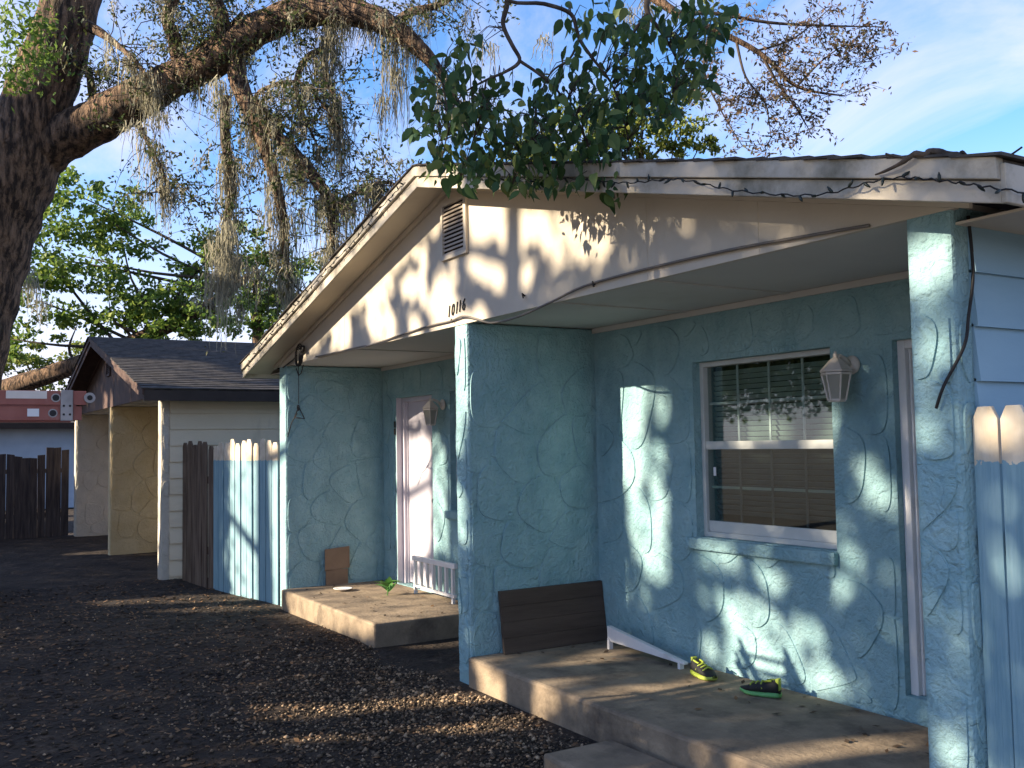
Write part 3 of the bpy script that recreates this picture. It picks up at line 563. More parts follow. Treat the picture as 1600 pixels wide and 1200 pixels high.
blobs = [(700, 150, 62, 60, 70), (730, 215, 75, 60, 85), (810, 190, 85, 80, 120), (890, 190, 70, 80, 100), (950, 120, 75, 100, 100), (1030, 90, 75, 80, 90), (1080, 40, 55, 45, 45), (860, 265, 140, 38, 95), (950, 260, 45, 45, 50), (720, 275, 55, 28, 28), (830, 295, 45, 18, 16), (950, 305, 30, 20, 12), (735, 75, 25, 16, 9), (660, 195, 30, 30, 16), (1010, 160, 50, 50, 45), (1100, 80, 45, 60, 30), (1065, 150, 40, 45, 25), (1120, 25, 35, 25, 14), (930, 30, 60, 30, 18)]
ls = []
for (cx, cy, sx, sy, n) in blobs:
    for _ in range(int(n*1.9)):
        r = math.sqrt(random.random()); a = random.uniform(0, 6.283); ls.append((cx+sx*r*math.cos(a), cy+sy*r*math.sin(a), random.uniform(5.2, 6.1)))
ls.sort(key=lambda q: q[2]); rest = MB()
for i, (x, y, d) in enumerate(ls):
    p = at(x, y-8, d); s = random.choice((.045, .06, .07, .08, .09, .1))*random.uniform(.85, 1.15); e = (math.radians(-75+random.gauss(0, 28)), random.gauss(0, .5), random.uniform(0, 6.283)); me = protos[i % 5]
    if i < 300: obj_from(me, 'leaf', bt, tuple(p-BT), e, (s, s, s))
    else:
        mw = Matrix.LocRotScale(Vector(p), __import__('mathutils').Euler(e), Vector((s, s, s))); k = len(rest.v); rest.v += [tuple(mw @ v.co) for v in me.vertices]; rest.f += [tuple(k+j for j in f.vertices) for f in me.polygons]
bs = np.concatenate([c[:, :3] for c in bp]); tm = MB()
for (x, y, d) in ls[::4]:
    p = at(x, y-10, d); q = bs[np.argmin(np.linalg.norm(bs-p, axis=1))]; mid = (p+q)/2+np.array([0, 0, .05]); tm.tube([q, mid, p], [.0035, .0026, .0015], 4, caps=False)
tm.build('twigs', 'twig', bt, BT, kind='stuff')
rest.build('crown', 'bigleaf', bt, BT, smooth=True, kind='stuff')

# trees behind the houses
def far_tree(name, label, clumps, m, size, trunkpath, seed, base=None):
    R = np.random.default_rng(seed); t = thing(name, label, 'tree', base); B = np.array(t.location)
    c = curve(trunkpath, 5); limb(t, 'trunk', c, n=10, origin=B); P = []
    for (x, y, d, rx, ry, n) in clumps:
        cen = at(x, y, d); sx = rx/FPX*d; sy = ry/FPX*d; k = max(3, int(n*1.5/55))
        v = R.normal(size=(k, 3)); v /= np.linalg.norm(v, axis=1)[:, None]; v *= R.uniform(.35, 1., k)[:, None]**.5; sub = cen+v*np.array([sx, sx, sy])
        for q in sub: P.append(q+R.normal(size=(55, 3))*np.array([1, 1, .55])*min(sx, sy)*.20)
        br = c[len(c)//2+R.integers(len(c)//2)]; limb(t, 'branch', curve([(*br[:3], .05), (*((br[:3]+cen)/2+R.normal(size=3)*.2), .035), (*cen, .012)], 4), 'twig', n=5, origin=B)
    P = np.concatenate(P); V, F = leaf_quads(P, size, .55, .1, seed); np_mesh('crown', V, F, m, t, 'stuff', B); return t
b1 = at(-60, 640, 26); b1[2] = 0
far_tree('green_tree', 'bright green tree leaning behind the neighbour roof, left', [(150, 330, 25, 90, 45, 900), (110, 300, 25, 60, 30, 500), (190, 370, 25, 60, 35, 600), (130, 400, 25, 90, 50, 1000), (60, 400, 25, 70, 70, 900), (60, 470, 25, 60, 50, 600), (30, 330, 25, 40, 70, 600), (230, 470, 25, 60, 40, 700), (170, 470, 25, 70, 45, 800), (300, 450, 25, 70, 40, 800), (120, 510, 25, 40, 30, 350), (270, 510, 25, 60, 30, 600), (330, 400, 25, 45, 45, 500), (340, 500, 25, 60, 35, 600), (20, 530, 25, 40, 25, 250)], 'greenleaf', .15,
         [(*b1, .35), (*at(-40, 640, 26), .3), (*at(20, 605, 25.5), .26), (*at(120, 570, 25), .22), (*at(230, 525, 25), .19), (*at(320, 480, 25), .14), (*at(390, 430, 25), .08)], 21, b1)
b2 = at(40, 690, 44); b2[2] = 0
far_tree('yellow_green_tree', 'sunlit yellow-green tree far behind at the left edge', [(20, 580, 44, 60, 30, 800), (80, 590, 44, 50, 25, 600), (140, 560, 44, 60, 30, 700), (30, 545, 44, 50, 22, 500), (180, 600, 44, 60, 30, 600), (-30, 590, 44, 50, 40, 500)], 'yellowleaf', .2, [(*b2, .3), (*at(45, 620, 44), .25), (*at(50, 580, 44), .1)], 22, b2)
b3 = at(400, 690, 30); b3[2] = 0
far_tree('mid_green_tree', 'green tree between the two rooflines behind the moss', [(370, 390, 30, 55, 40, 700), (420, 440, 30, 50, 45, 700), (380, 480, 30, 60, 35, 700), (440, 500, 30, 50, 40, 600), (340, 430, 30, 45, 40, 450), (480, 440, 30, 50, 40, 500)], 'greenleaf', .17, [(*b3, .3), (*at(405, 600, 30), .25), (*at(400, 430, 30), .1)], 23, b3)
b4 = at(1000, 690, 26); b4[2] = 0
far_tree('sunlit_tree', 'sunlit yellow-green tree rising behind the turquoise house roof', [(1010, 215, 26, 60, 35, 900), (900, 215, 26, 60, 45, 800), (950, 185, 26, 50, 40, 600), (1060, 195, 26, 40, 45, 600), (1090, 235, 26, 40, 20, 350), (860, 235, 26, 50, 30, 450), (1030, 150, 26, 50, 30, 500), (800, 240, 26, 60, 25, 350), (1075, 150, 26, 25, 25, 200)], 'yellowleaf', .14, [(*b4, .3), (*at(1000, 500, 26), .25), (*at(1000, 230, 26), .1)], 24, b4)

# ------------------------------------------------------------------ unseen shade trees added behind the camera, crowns shaped to cast the sun patches
U = np.cross(SUN, (0, 0, 1.)); U /= np.linalg.norm(U); Vv = np.cross(U, SUN)
LIT = [  # (axis, offset, polygon as seen in the view, leaf density kept)
 ('y', 3.5, [(733, 320), (832, 328), (828, 375), (805, 402), (790, 402), (770, 372), (745, 385), (735, 350)], .03), ('y', 3.5, [(836, 328), (968, 335), (968, 375), (945, 400), (905, 412), (870, 408), (850, 385)], .55),
 ('y', 3.5, [(733, 405), (752, 402), (790, 415), (832, 405), (840, 430), (815, 450), (795, 458), (765, 445), (738, 425)], .0), ('y', 3.5, [(672, 352), (686, 350), (684, 372), (676, 370)], 0),
 ('y', 3.5, [(655, 395), (668, 395), (668, 470), (660, 475)], .05), ('y', 3.5, [(705, 410), (716, 400), (712, 470), (703, 480)], .05), ('y', 3.5, [(630, 432), (655, 428), (668, 460), (640, 468), (622, 450)], .05),
 ('y', 3.5, [(690, 430), (712, 440), (714, 500), (705, 525), (680, 520), (668, 480)], .1), ('y', 3.5, [(578, 460), (600, 455), (617, 500), (622, 538), (588, 542), (573, 500)], .12), ('y', 3.5, [(638, 490), (662, 498), (662, 532), (640, 536)], .1),
 ('y', 3.5, [(517, 508), (531, 508), (533, 548), (518, 552)], 0), ('y', 3.5, [(535, 498), (547, 496), (550, 542), (537, 548)], .05), ('y', 3.5, [(603, 438), (616, 438), (619, 462), (607, 464)], .1), ('y', 3.5, [(735, 486), (745, 478), (768, 500), (735, 506)], .1),
 ('y', 3.5, [(1000, 338), (1022, 338), (1025, 370), (1005, 375)], .4), ('y', 3.5, [(1045, 340), (1080, 340), (1070, 365), (1050, 365)], .5),
 ('y', 3.5, [(432, 625), (448, 625), (448, 935), (432, 935)], .02), ('y', 3.5, [(707, 512), (724, 512), (726, 640), (724, 700), (709, 700)], .3), ('y', 3.5, [(711, 760), (724, 760), (732, 860), (713, 870)], .35),
 ('y', 3.5, [(1415, 368), (1488, 368), (1488, 425), (1420, 442)], 0), ('y', 3.5, [(1422, 452), (1490, 452), (1490, 560), (1430, 560)], .9), ('y', 3.5, [(1435, 600), (1480, 620), (1470, 680), (1440, 690)], .75), ('y', 3.5, [(1465, 1140), (1522, 1140), (1528, 1200), (1465, 1200)], .2),
 ('y', 3.2, [(376, 556), (655, 250), (730, 258), (705, 305), (660, 305), (385, 592)], .7),
 ('y', 4.66, [(955, 600), (1005, 598), (1012, 640), (1005, 690), (1008, 740), (985, 792), (972, 740), (960, 680)], .03), ('y', 4.66, [(1018, 618), (1050, 618), (1048, 652), (1030, 662)], .2), ('y', 4.66, [(985, 790), (1030, 770), (1060, 800), (1076, 850), (1082, 900), (1060, 908), (1020, 900), (993, 860)], .25),
 ('y', 4.66, [(1045, 668), (1070, 680), (1066, 702), (1046, 702)], .3), ('y', 4.66, [(1180, 888), (1222, 888), (1222, 922), (1188, 918)], .25), ('y', 4.66, [(1125, 935), (1200, 955), (1232, 1010), (1242, 1072), (1145, 1040), (1140, 980)], .38), ('y', 4.66, [(1085, 995), (1123, 1005), (1123, 1042), (1095, 1035)], .05),
 ('y', 4.66, [(1240, 1020), (1330, 1060), (1330, 1100), (1250, 1075)], .55), ('y', 4.66, [(1308, 850), (1342, 860), (1337, 892), (1308, 884)], .1), ('y', 4.66, [(1308, 903), (1337, 903), (1337, 932), (1310, 932)], .1), ('y', 4.66, [(1345, 720), (1386, 730), (1397, 792), (1370, 812), (1350, 770)], .2),
 ('y', 4.66, [(1365, 575), (1386, 580), (1386, 622), (1370, 622)], .4), ('y', 4.66, [(1365, 798), (1392, 798), (1392, 817), (1368, 820)], .15), ('y', 4.66, [(1130, 640), (1187, 636), (1187, 687), (1120, 690)], .45), ('y', 4.66, [(1250, 640), (1300, 640), (1300, 687), (1245, 690)], .45), ('y', 4.66, [(1090, 850), (1150, 860), (1150, 890), (1090, 880)], .5),
 ('y', 4.66, [(1000, 700), (1030, 690), (1045, 740), (1020, 770), (1005, 745)], .5), ('y', 4.66, [(1240, 960), (1290, 990), (1285, 1040), (1245, 1010)], .7), ('y', 4.66, [(1150, 1000), (1200, 1010), (1215, 1060), (1160, 1045)], .2),
 ('y', 4.78, [(640, 700), (655, 686), (670, 698), (670, 850), (655, 872), (640, 862)], .03), ('y', 4.66, [(672, 690), (690, 690), (699, 760), (699, 850), (672, 850)], .42),
 ('z', .2, [(805, 1052), (965, 1012), (965, 1045), (870, 1067)], .0), ('z', .2, [(905, 1085), (1140, 1050), (1210, 1065), (1000, 1097)], .3), ('z', .2, [(1110, 1182), (1380, 1148), (1442, 1163), (1180, 1205)], .25), ('z', .2, [(448, 932), (600, 913), (705, 916), (704, 967), (583, 977)], .1),
 ('y', 3.46, [(836, 1062), (867, 1073), (874, 1112), (836, 1100)], .05), ('y', 3.46, [(798, 1050), (812, 1056), (809, 1082), (800, 1077)], .05), ('y', 3.44, [(455, 930), (583, 973), (585, 992), (520, 987), (462, 982)], .08),
 ('z', 0, [(430, 1104), (600, 1098), (760, 1080), (850, 1066), (872, 1112), (700, 1138), (600, 1148), (430, 1158)], .0), ('z', 0, [(700, 1120), (850, 1110), (800, 1135), (700, 1145)], .7),
 ('y', 3.45, [(383, 690), (434, 690), (434, 1000), (383, 1000)], .15), ('y', 3.2, [(315, 700), (333, 700), (333, 790), (316, 790)], .55), ('y', 3.1, [(282, 720), (300, 720), (300, 800), (284, 800)], .75), ('y', 2.82, [(108, 630), (120, 630), (120, 870), (106, 870)], .15), ('y', 2.82, [(163, 628), (176, 628), (173, 870), (161, 870)], .15), ('y', 2.82, [(243, 618), (254, 618), (254, 870), (241, 870)], .35),
 ('z', 2.62, [(226, 588), (434, 592), (434, 612), (230, 610)], .3), ('y', 3.6, [(1540, 642), (1602, 638), (1602, 700), (1560, 695)], .12), ('y', 3.6, [(1570, 850), (1602, 850), (1602, 930), (1575, 930)], .3),
 ('x', -9.7, [(55, 215), (112, 185), (95, 255), (45, 335), (15, 350), (35, 270)], .12), ('x', -9.7, [(10, 350), (40, 330), (25, 400), (0, 420)], .3), ('x', -9.7, [(130, 175), (175, 165), (165, 190), (125, 205)], .3), ('x', -9.7, [(75, 0), (100, 0), (95, 45), (78, 40)], .1)]
def in_poly(x, y, poly, grow=1.13):
    cx0 = sum(p[0] for p in poly)/len(poly); cy0 = sum(p[1] for p in poly)/len(poly); poly = [(cx0+(p[0]-cx0)*grow, cy0+(p[1]-cy0)*grow) for p in poly]
    c = np.zeros(len(x), bool); j = len(poly)-1
    for i in range(len(poly)):
        xi, yi = poly[i]; xj, yj = poly[j]
        if yi != yj: c ^= ((yi > y) != (yj > y)) & (x < (xj-xi)*(y-yi)/(yj-yi)+xi)
        j = i
    return c
def lit_filter(P, V, rg, dk, small):                            # drop leaves whose shadow would fall on the sun patches
    ok = np.ones(len(P), bool); T = V.reshape(len(P), -1, 3); T = T.mean(1, keepdims=True) if small else np.concatenate([T, T.mean(1, keepdims=True)], 1); k = T.shape[1]; Q0 = T.reshape(-1, 3)
    for ax, off, poly, dens in LIT:
        i = 'xyz'.index(ax); t = (off-Q0[:, i])/SUN[i]; Q = Q0+t[:, None]*SUN; X, Y, Z = project(Q); hit = (in_poly(X, Y, poly) & (Z > 0)).reshape(-1, k)
        ok &= ~(hit.any(1) & (rg.random(len(P)) > (dens*dk if small else (dens if dens >= .5 else 0))))
    return ok
def shade_points(ns):
    fx = rng.uniform(-27, 0.5, ns); fz = rng.uniform(-2.6, 5.6, ns)           # where each leaf's shadow lands on the facade plane y = 3.5
    topz = 3.92+.35*np.sin(fx*1.3)+.2*np.sin(fx*3.1+1)+np.where(fx < -11.8, .9, 0)+np.where(fx > -7.2, .45, 0)
    keep = fz < topz-rng.random(ns)**2*.5; fx = fx[keep]; fz = fz[keep]; ns = len(fx)
    yy = rng.uniform(-11.5, -8., ns); F3 = np.stack([fx, np.full(ns, 3.5), fz], 1); P = F3-((3.5-yy)/SUN[1])[:, None]*SUN
    low = P[:, 2] < .3; yy = np.where(low, rng.uniform(-15, -12, ns), yy); P = F3-((3.5-yy)/SUN[1])[:, None]*SUN
    return P[P[:, 2] > .15]
LV = []
for cnt, size, dk in ((62000, .19, 0.), (250000, .10, .42)):
    P = shade_points(cnt); V, F = leaf_quads(P, size, .75, 0., int(size*100)); ok = lit_filter(P, V, rng, dk, size < .2); LV.append(V.reshape(-1, 4, 3)[ok])
LV = np.concatenate(LV); P = LV[:, 0]; stems = [(-28, -10), (-21.5, -9.6), (-15.2, -10.2), (-9.6, -9.8), (-4.8, -10.4)]
near = np.argmin(np.abs(P[:, 0][:, None]-np.array([s[0] for s in stems])), 1)
where_ = ['farthest of the street-side shade trees, beyond the left fence', 'street-side shade tree across from the neighbour house', 'street-side shade tree across from the gap between the houses', 'street-side shade tree across from the turquoise porch', 'street-side shade tree nearest the camera']
for k, (sx, sy) in enumerate(stems):
    tr = thing('shade_tree', where_[k], 'tree', (sx, sy, 0), 'street-side shade trees'); B = np.array(tr.location)
    limb(tr, 'trunk', curve([(sx, sy, -.1, .3), (sx+.1, sy, 3, .25), (sx-.1, sy+.1, 7, .16), (sx, sy, 10, .05)], 5), n=10, origin=B)
    for a in range(6): z = 2.5+1.2*a; e = 2.4*(-1)**a; limb(tr, 'branch', curve([(sx, sy, z, .08), (sx+e*.5, sy+.4*math.sin(a), z+.5, .05), (sx+e, sy+.9*math.sin(a*2), z+.8, .015)], 4), 'twig', n=6, origin=B)
    V = LV[near == k].reshape(-1, 3); np_mesh('crown', V, np.arange(len(V)).reshape(-1, 4), 'shadeleaf', tr, 'stuff', B)

# ------------------------------------------------------------------ fixtures
def lantern(label, x, y, z):
    t = thing('wall_lantern', label, 'lamp', (x, y, z), 'wall lanterns on the porch')
    MB().lathe([(.0, 0), (.052, .004), (.056, .014), (.03, .03), (.012, .034)], (0, 0, 0), 16).build('backplate', 'lampmetal', t, smooth=True).rotation_euler = (math.pi/2, 0, 0)
    MB().tube([(0, -.03, 0), (0, -.075, .035), (0, -.12, .05), (0, -.15, .03)], [.016, .015, .014, .012], 8).build('arm', 'lampmetal', t, smooth=True)
    c = (0, -.15, 0); roof = MB().lathe([(.088, -.045), (.092, -.035), (.07, -.012), (.045, .015), (.03, .03), (.012, .04), (.014, .055), (.005, .075)], c, 6).build('lamp_roof', 'lampmetal', t)
    MB().lathe([(.084, -.048), (.088, -.060), (.082, -.062)], c, 6).build('top_ring', 'lampmetal', t); MB().lathe([(.046, -.215), (.052, -.205), (.05, -.198)], c, 6).build('bottom_ring', 'lampmetal', t)
    for j in range(6):
        a0, a1 = [2*math.pi*(j+q+.5)/6 for q in (0, 1)]; r0, r1 = .078, .047; pt = lambda a, r, z: (c[0]+r*math.cos(a), c[1]+r*math.sin(a), z)
        MB().prism([pt(a0, r0, -.06), pt(a1, r0, -.06), pt(a1, r1, -.2), pt(a0, r1, -.2)], (-.003*math.cos((a0+a1)/2), -.003*math.sin((a0+a1)/2), 0)).build('pane', 'lampglass', t)
        MB().tube([pt(a0, r0+.003, -.055), pt(a0, r1+.003, -.205)], .0055, 5).build('corner_bar', 'lampmetal', t)
lantern('cream wall lantern on the stucco beside the lilac door marked B', -9.02, 4.655, 2.16)
lantern('pale wall lantern on the stucco right of the large window', -3.83, 4.655, 2.17)

def cable(name, label, pts, r, m, cat='cable', per=6):
    c = curve([(*p, r) for p in pts], per); o = MB().tube(list(c[:, :3]), r, 6).build(name, m, smooth=True); return tag(o, label, cat)
gy_ = 3.478
cable('cable', 'black cable stapled along the lower edge of the cream gable', [(-9.55, gy_, 2.665), (-9.0, gy_, 2.66), (-8.3, 3.47, 2.655), (-8.2, 3.47, 2.645), (-7.9, gy_, 2.66), (-7.1, gy_, 2.69), (-6.62, gy_, 2.69), (-6.4, 3.47, 2.70), (-6.2, 3.47, 2.66), (-5.95, 3.46, 2.60), (-5.6, 3.46, 2.60), (-5.2, 3.47, 2.65), (-4.85, gy_, 2.70), (-4.3, gy_, 2.71), (-3.6, gy_, 2.70), (-3.0, gy_, 2.67), (-2.75, gy_, 2.655)], .008, 'greycable')
cable('cord', 'dark cord hanging down the right corner of the house', [(-2.37, 3.60, 2.63), (-2.36, 3.60, 2.4), (-2.355, 3.55, 2.22), (-2.36, 3.52, 2.1), (-2.42, 3.47, 1.95), (-2.46, 3.47, 1.86)], .0065, 'cable', 'cord')
# coiled cable with hanging hook on the gable's left end
ck = thing('coiled_cable', 'coil of dark cable with a hanging wire hook at the gable end', 'cable', (-9.98, 3.47, 2.72)); 
mb = MB()
for j in range(4):
    mb.tube([(.105*math.cos(a)*(1-.12*j)+.006*j, -.02-.010*j, .115*math.sin(a)*(1-.08*j)-.01*j) for a in np.linspace(0, 6.283, 20)], .0075, 6, caps=False)
mb.build('coil', 'cable', ck, smooth=True)
MB().tube([(.08, -.03, .075), (.16, -.03, .07), (.15, -.03, .03), (.09, -.03, .03)], .016, 6).build('plug', 'cable', ck, smooth=True)
MB().tube([(-.09, -.02, .0), (-.25, -.0, -.03), (-.42, -.0, -.06), (-.60, .0, -.09)], .008, 6).build('tail', 'cable', ck, smooth=True)
MB().tube([(0, -.03, -.12), (.005, -.03, -.3), (.0, -.03, -.52)], .004, 5).build('wire', 'cable', ck)
MB().tube([(-.07, -.03, -.14), (.0, -.03, -.22), (.08, -.03, -.20), (.15, -.03, -.12)], .006, 5).build('hook', 'cable', ck)
MB().tube([(-.14, -.03, -.66), (.0, -.03, -.55), (.18, -.03, -.68), (-.10, -.03, -.66)], .007, 5).tube([(.03*math.cos(a), -.035, -.56+.03*math.sin(a)) for a in np.linspace(0, 6.28, 9)], .006, 5).tube([(-.05, -.03, -.62), (-.24, -.03, -.72), (-.36, -.03, -.86)], .006, 5).build('hanger', 'cable', ck)
# string lights along the barge boards
def string_lights(label, pts, step):
    root = thing('string_lights', label, 'string lights', pts[0], 'dead string lights on the roof edge'); O = np.array(root.location)
    c = curve([(*p, .006) for p in pts], 14)[:, :3]; c = c+np.stack([0*c[:, 0], -.004*np.ones(len(c)), .005*np.sin(np.arange(len(c))*1.7)], 1)
    MB().tube(list(c), .0033, 5).build('wire', 'cable', root, O)
    me = None; acc = 0
    for i in range(1, len(c)):
        acc += np.linalg.norm(c[i]-c[i-1])
        if acc > step:
            acc = 0
            if me is None: q = MB().lathe([(.006, 0), (.009, .012), (.008, .03), (.003, .045)], (0, 0, 0), 6).build('bulb', 'bulb', smooth=True); me = q.data; bpy.data.objects.remove(q)
            obj_from(me, 'bulb', root, tuple(c[i]-O), (random.uniform(-1.4, 1.4)+math.pi*(random.random() < .6), random.uniform(-.9, .9), 0), (.75, .75, .8))
def bz(X, off): x = X+10.81; return ZT(x)+off
yb = 3.16
string_lights('dark string lights along the left barge board below the gable peak', [(-11.15, yb, bz(-11.15, -.02)), (-10.7, yb, bz(-10.7, -.02)), (-10.2, yb, bz(-10.2, .05)), (-9.4, yb, bz(-9.4, .03)), (-8.6, yb, bz(-8.6, .055)), (-7.8, yb, bz(-7.8, .03)), (-7.1, yb, bz(-7.1, .05)), (-6.7, yb, bz(-6.7, .03))], .085)
string_lights('dark string lights sagging along the right barge board to the house corner', [(-5.6, yb, bz(-5.6, .01)), (-5.0, yb, bz(-5.0, .0)), (-4.5, yb, bz(-4.5, .02)), (-4.0, yb, bz(-4.0, .0)), (-3.6, yb, bz(-3.6, .02)), (-3.2, yb, bz(-3.2, -.03)), (-2.75, yb, bz(-2.75, -.04)), (-2.4, yb, bz(-2.4, .03)), (-2.15, yb, bz(-2.15, .02)), (-1.96, 3.2, bz(-1.97, -.005)), (-1.9, 3.7, bz(-1.97, -.01)), (-1.9, 4.6, bz(-1.97, -.02))], .075)
# dead branch lying on the roof edge
db = thing('fallen_branch', 'dead crooked branch lying on the right roof edge', 'branch', (-2.5, 3.12, 2.86)); O = np.array(db.location)
def onY(x, y, Y): d = FW+(x-800)/FPX*RT-(y-600)/FPX*UP; return CAM+d*(Y/d[1])
bpth = lambda l: curve([(*onY(x, y, Y), r) for x, y, Y, r in l], 4)
limb(db, 'stem', bpth([(1368, 273, 3.16, .004), (1395, 262, 3.15, .007), (1418, 248, 3.15, .010), (1428, 241, 3.16, .011), (1446, 241, 3.17, .012), (1456, 236, 3.18, .013), (1478, 240, 3.19, .012), (1500, 243, 3.2, .010), (1522, 248, 3.2, .005)]), 'twig', 7, O, .25)
limb(db, 'side_twig', bpth([(1384, 240, 3.17, .002), (1398, 244, 3.17, .003), (1420, 247, 3.17, .004)]), 'twig', 5, O); limb(db, 'side_twig', bpth([(1498, 244, 3.2, .008), (1504, 238, 3.2, .008), (1512, 244, 3.2, .003)]), 'twig', 5, O)
limb(db, 'side_twig', bpth([(1550, 248, 3.22, .003), (1572, 246, 3.25, .002), (1597, 230, 3.25, .0015)]), 'twig', 5, O)
# red extension ladder lying level on two steel trestles just out of frame
ld = thing('extension_ladder', 'red fibreglass extension ladder lying level at the left edge', 'ladder', (-5.62, .75, 1.91)); y1 = -2.6
for i, (dz, dx) in enumerate(((.0, 0), (.080, .012))):
    for side in (0, -.42+.03*i):
        q = MB().box(dx+side-.004, dx+side+.004, y1, .0+.02*i, dz, dz+.074).box(dx+side-.032, dx+side-.004, y1, .0+.02*i, dz, dz+.008).box(dx+side-.032, dx+side-.004, y1, .0+.02*i, dz+.067, dz+.074).build('rail', 'redladder', ld, bev=.002)
        for k in range(8):
            yk = -.14-.305*k+.012*i
            if yk > y1: 
                MB().tube([(dx+side+.0045, yk, dz+.037), (dx+side+.008, yk, dz+.037)], .023, 12).build('rung_plate', 'metal', q); MB().tube([(dx+side+.0082, yk, dz+.037), (dx+side+.0095, yk, dz+.037)], .017, 10).build('rung_socket', 'black', q)
    for k in range(8):
        yk = -.14-.305*k+.012*i; MB().tube([(dx-.4, yk, dz+.037), (dx-.006, yk, dz+.037)], .016, 8).build('rung', 'metal', ld)
br = MB().box(.006, .024, -.125+.02, -.065+.02, -.004, .158).build('bracket', 'metal', ld, bev=.003)
for a in (.03, .075):
    for b in (-.09, -.06): MB().tube([(.024, b, a), (.028, b, a)], .006, 8).build('rivet', 'cable', br)
MB().tube([(.004, .035, .118), (.03, .035, .118)], .028, 14).build('pulley', 'metal', ld, smooth=False); MB().tube([(.0305, .035, .118), (.034, .035, .118)], .014, 10).build('pulley_hub', 'cable', ld)
MB().box(.0045, .0075, -.26, -.205, .02, .06).build('sticker', 'white', ld); MB().box(.0165, .018, -.36, -.17, .112, .152).build('worn_label', 'lampmetal', ld)
for Yt in (-.25, -1.5):
    st = thing('ladder_trestle', 'steel trestle under the red ladder, '+('end nearer the house' if Yt > -1 else 'end nearer the street'), 'trestle', (-5.83, Yt, 0), 'trestles under the ladder')
    MB().tube([(-.3, 0, 1.895), (.3, 0, 1.895)], .02, 8).build('bar', 'metal', st)
    for sx in (-1, 1):
        for sy in (-1, 1): MB().tube([(sx*.24, 0, 1.89), (sx*.3, sy*.2, 0)], .016, 8).build('leg', 'metal', st)

# ------------------------------------------------------------------ things on the ground and porch
def shoe(label, loc, rz, sole):
    t = thing('sneaker', label, 'shoe', loc, 'sneakers on the porch', rz); L = .25
    xs = np.linspace(0, 1, 13); wd = [.030+.018*math.sin(math.pi*min(1, x*1.15))+(.010 if .55 < x < .9 else 0) for x in xs]; wd[0] = .026; wd[-1] = .02
    def loft(prof, name, m):
        mb = MB(); n = 10
        for x, (z0, z1, ws) in zip(xs, prof):
            i = int(round(x*12)); W_ = wd[i]*ws
            for j in range(n):
                a = 2*math.pi*j/n; mb.v.append(((x-.5)*L, W_*math.copysign(abs(math.cos(a))**.7, math.cos(a)), z0+(z1-z0)*(.5+.5*math.copysign(abs(math.sin(a))**.7, math.sin(a)))))
        for i in range(12):
            for j in range(n): mb.f.append((i*n+j, i*n+(j+1) % n, (i+1)*n+(j+1) % n, (i+1)*n+j))
        mb.f.append(tuple(range(n))); mb.f.append(tuple(12*n+j for j in range(n))); return mb.build(name, m, t, smooth=True)
    loft([(.0+.012*max(0, x-.8)*5, .03+.006*(x < .3)+.012*max(0, x-.8)*4, 1.08) for x in xs], 'sole', sole)
    loft([(.022, [.095, .105, .10, .092, .086, .084, .082, .078, .07, .06, .052, .046, .04][i], .95) for i, x in enumerate(xs)], 'upper', 'shoeblack')
    for k in range(3): MB().tube([(-.03+.035*k, -.042, .05), (-.02+.035*k, -.03, .078-.006*k), (-.015+.03*k, 0, .09-.006*k), (-.02+.035*k, .03, .078-.006*k), (-.03+.035*k, .042, .05)], .006, 6).build('stripe', 'shoelime', t, smooth=True)
    MB().box(-.128, -.105, -.02, .02, .045, .115).build('heel_tab', 'shoelime', t, bev=.005); MB().tube([(-.085, -.024, .1), (-.04, -.022, .092), (-.035, .022, .092), (-.085, .024, .1)], .006, 6).build('collar', 'shoelime', t, smooth=True)
shoe('black and lime sneaker with yellow sole, left one of the pair by the wall', (-4.92, 4.42, .201), math.radians(-10), 'shoelime')
shoe('black sneaker with green-white sole, right one of the pair by the wall', (-4.40, 4.40, .201), math.radians(200), 'shoegreen')
# storage bench against the middle wing wall
bn = thing('brown_panel', 'low dark brown wooden panel leaning on the middle wing wall', 'panel', (-6.38, 4.1, .2))
for k in range(4): MB().prism([(.075-.016*k, -.38, .003+k*.113), (.10-.016*k, -.38, .003+k*.113), (.084-.016*k, -.38, .1145+k*.113), (.059-.016*k, -.38, .1145+k*.113)], (0, .94, 0)).build('board', 'brownbox', bn, bev=.001)
# low white board on short legs
wb = thing('white_bench', 'low white board on short legs along the turquoise wall', 'bench', (-5.72, 4.52, .2))
MB().prism([(-.30, -.06, .06), (.56, -.06, .035), (.56, -.06, .05), (-.30, -.06, .17)], (0, .04, 0)).build('board', 'white', wb, bev=.004)
for x in (-.295, .50): MB().box(x, x+.025, -.065, -.03, 0, .08 if x < 0 else .045).build('leg', 'white', wb)
# railing by door B
rl = thing('porch_railing', 'small white wooden railing on the porch by door B', 'railing', (-9.0, 4.50, .2))
MB().box(-.45, .5, -.02, .02, .34, .39).build('top_rail', 'white', rl, bev=.004); MB().box(-.43, .48, -.015, .015, .06, .09).build('bottom_rail', 'white', rl)
for k in range(7): MB().box(-.42+.14*k, -.39+.14*k, -.0145, .0145, .0 if k in (0, 6) else .091, .339).build('baluster', 'white', rl)
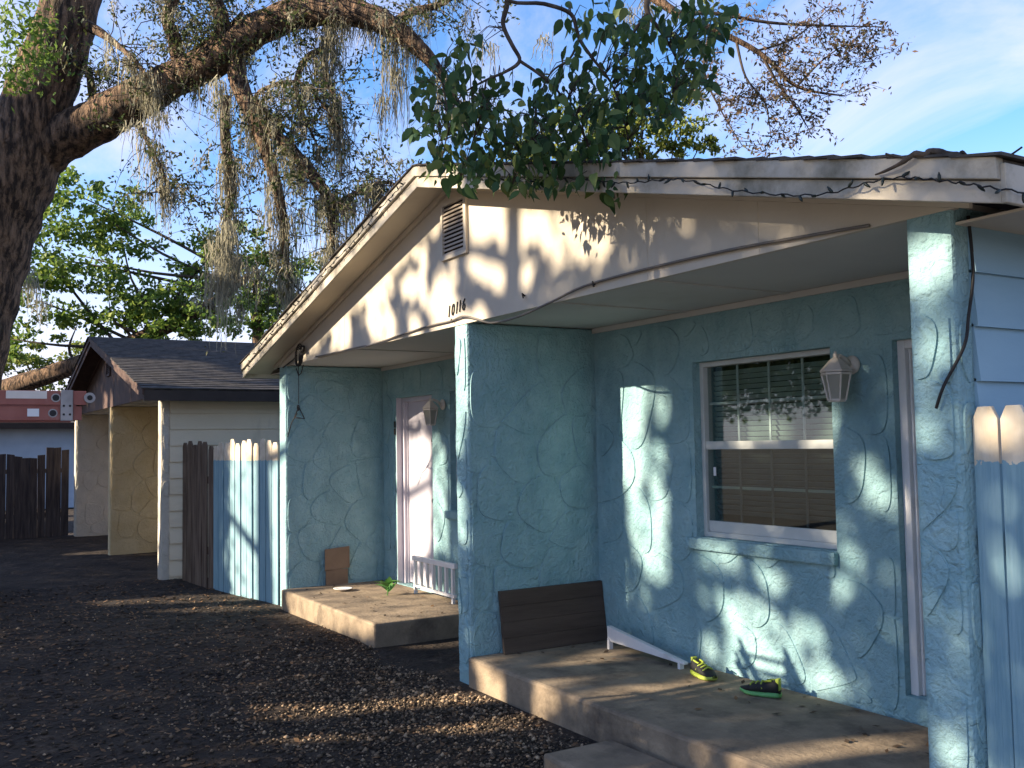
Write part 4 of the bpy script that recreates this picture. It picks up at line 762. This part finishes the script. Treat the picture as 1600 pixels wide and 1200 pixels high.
# weed, dish and cardboard on porch B
wd_ = thing('weed', 'bright green weed sprouting on the porch below door B', 'plant', (-9.45, 4.2, .2))
for k in range(9):
    a = k*.75; o = obj_from(protos[k % 5].copy(), 'leaf', wd_, (0, 0, .03+.012*k), (math.radians(random.uniform(10, 50)), 0, a), (.16, .16, .16)); o.data.materials.clear(); o.data.materials.append(M['weed'])
MB().tube([(0, 0, 0), (.01, 0, .13)], .006, 6).build('stem', 'weed', wd_)
MB_ = MB().lathe([(.03, 0), (.10, .025), (.105, .03), (.09, .028), (.03, .012)], (-10.05, 3.95, .2), 16).build('dish', 'white', smooth=True); tag(MB_, 'small white dish on the porch slab beside the left wing wall', 'dish')
cb = MB().prism([(-10.55, 3.93, .36), (-10.55, 4.22, .38), (-10.55, 4.22, .62), (-10.55, 3.93, .60)], (.012, 0, 0)).build('cardboard', 'cardboard'); tag(cb, 'brown cardboard piece leaning on the left wing wall', 'cardboard')
MB().box(-10.552, -10.538, 3.94, 4.2, .19, .37).build('stand', 'cardboard', cb)
# gravel and leaf litter
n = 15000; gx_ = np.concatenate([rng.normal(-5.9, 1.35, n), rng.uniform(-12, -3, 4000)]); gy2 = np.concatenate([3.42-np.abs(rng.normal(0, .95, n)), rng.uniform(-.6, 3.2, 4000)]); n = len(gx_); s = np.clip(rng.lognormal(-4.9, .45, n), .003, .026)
base = np.array([(1, 0, 0), (-1, 0, 0), (0, 1, 0), (0, -1, 0), (0, 0, .7), (0, 0, -.7)]); ff = np.array([(0, 2, 4), (2, 1, 4), (1, 3, 4), (3, 0, 4), (2, 0, 5), (1, 2, 5), (3, 1, 5), (0, 3, 5)])
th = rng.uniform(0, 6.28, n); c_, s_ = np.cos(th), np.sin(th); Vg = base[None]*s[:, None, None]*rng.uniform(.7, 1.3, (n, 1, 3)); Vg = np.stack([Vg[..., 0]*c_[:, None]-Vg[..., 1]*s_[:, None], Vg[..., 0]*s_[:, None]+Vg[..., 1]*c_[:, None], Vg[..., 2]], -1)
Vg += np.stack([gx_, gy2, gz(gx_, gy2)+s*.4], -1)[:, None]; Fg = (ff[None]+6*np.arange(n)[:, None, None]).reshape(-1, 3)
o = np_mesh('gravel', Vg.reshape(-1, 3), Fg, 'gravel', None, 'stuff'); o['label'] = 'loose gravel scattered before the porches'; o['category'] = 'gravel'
n = 15000; lx = rng.uniform(-14, -2.2, n); ly = rng.uniform(-1.0, 3.4, n); Pl = np.stack([lx, ly, gz(lx, ly)+.008], 1); Pl[:70] = np.stack([rng.uniform(-6.3, -2.7, 70), 4.6-np.abs(rng.normal(0, .4, 70)).clip(0, 1.05), np.full(70, .208)], 1); Pl[70:110] = np.stack([rng.uniform(-10.5, -8.1, 40), rng.uniform(3.5, 4.6, 40), np.full(40, .208)], 1); a = rng.uniform(0, 6.28, n); d = np.stack([np.cos(a), np.sin(a), rng.uniform(-.1, .35, n)], 1); e = np.stack([-np.sin(a), np.cos(a), rng.uniform(-.35, .35, n)], 1); s = rng.uniform(.025, .065, n)[:, None]
V = np.stack([Pl-d*s*.5, Pl+e*s*.25, Pl+d*s*.5, Pl-e*s*.25], 1).reshape(-1, 3); o = np_mesh('leaf_litter', V, np.arange(4*n).reshape(-1, 4), 'litter', None, 'stuff'); o['label'] = 'brown fallen leaves littering the shaded yard'; o['category'] = 'leaves'
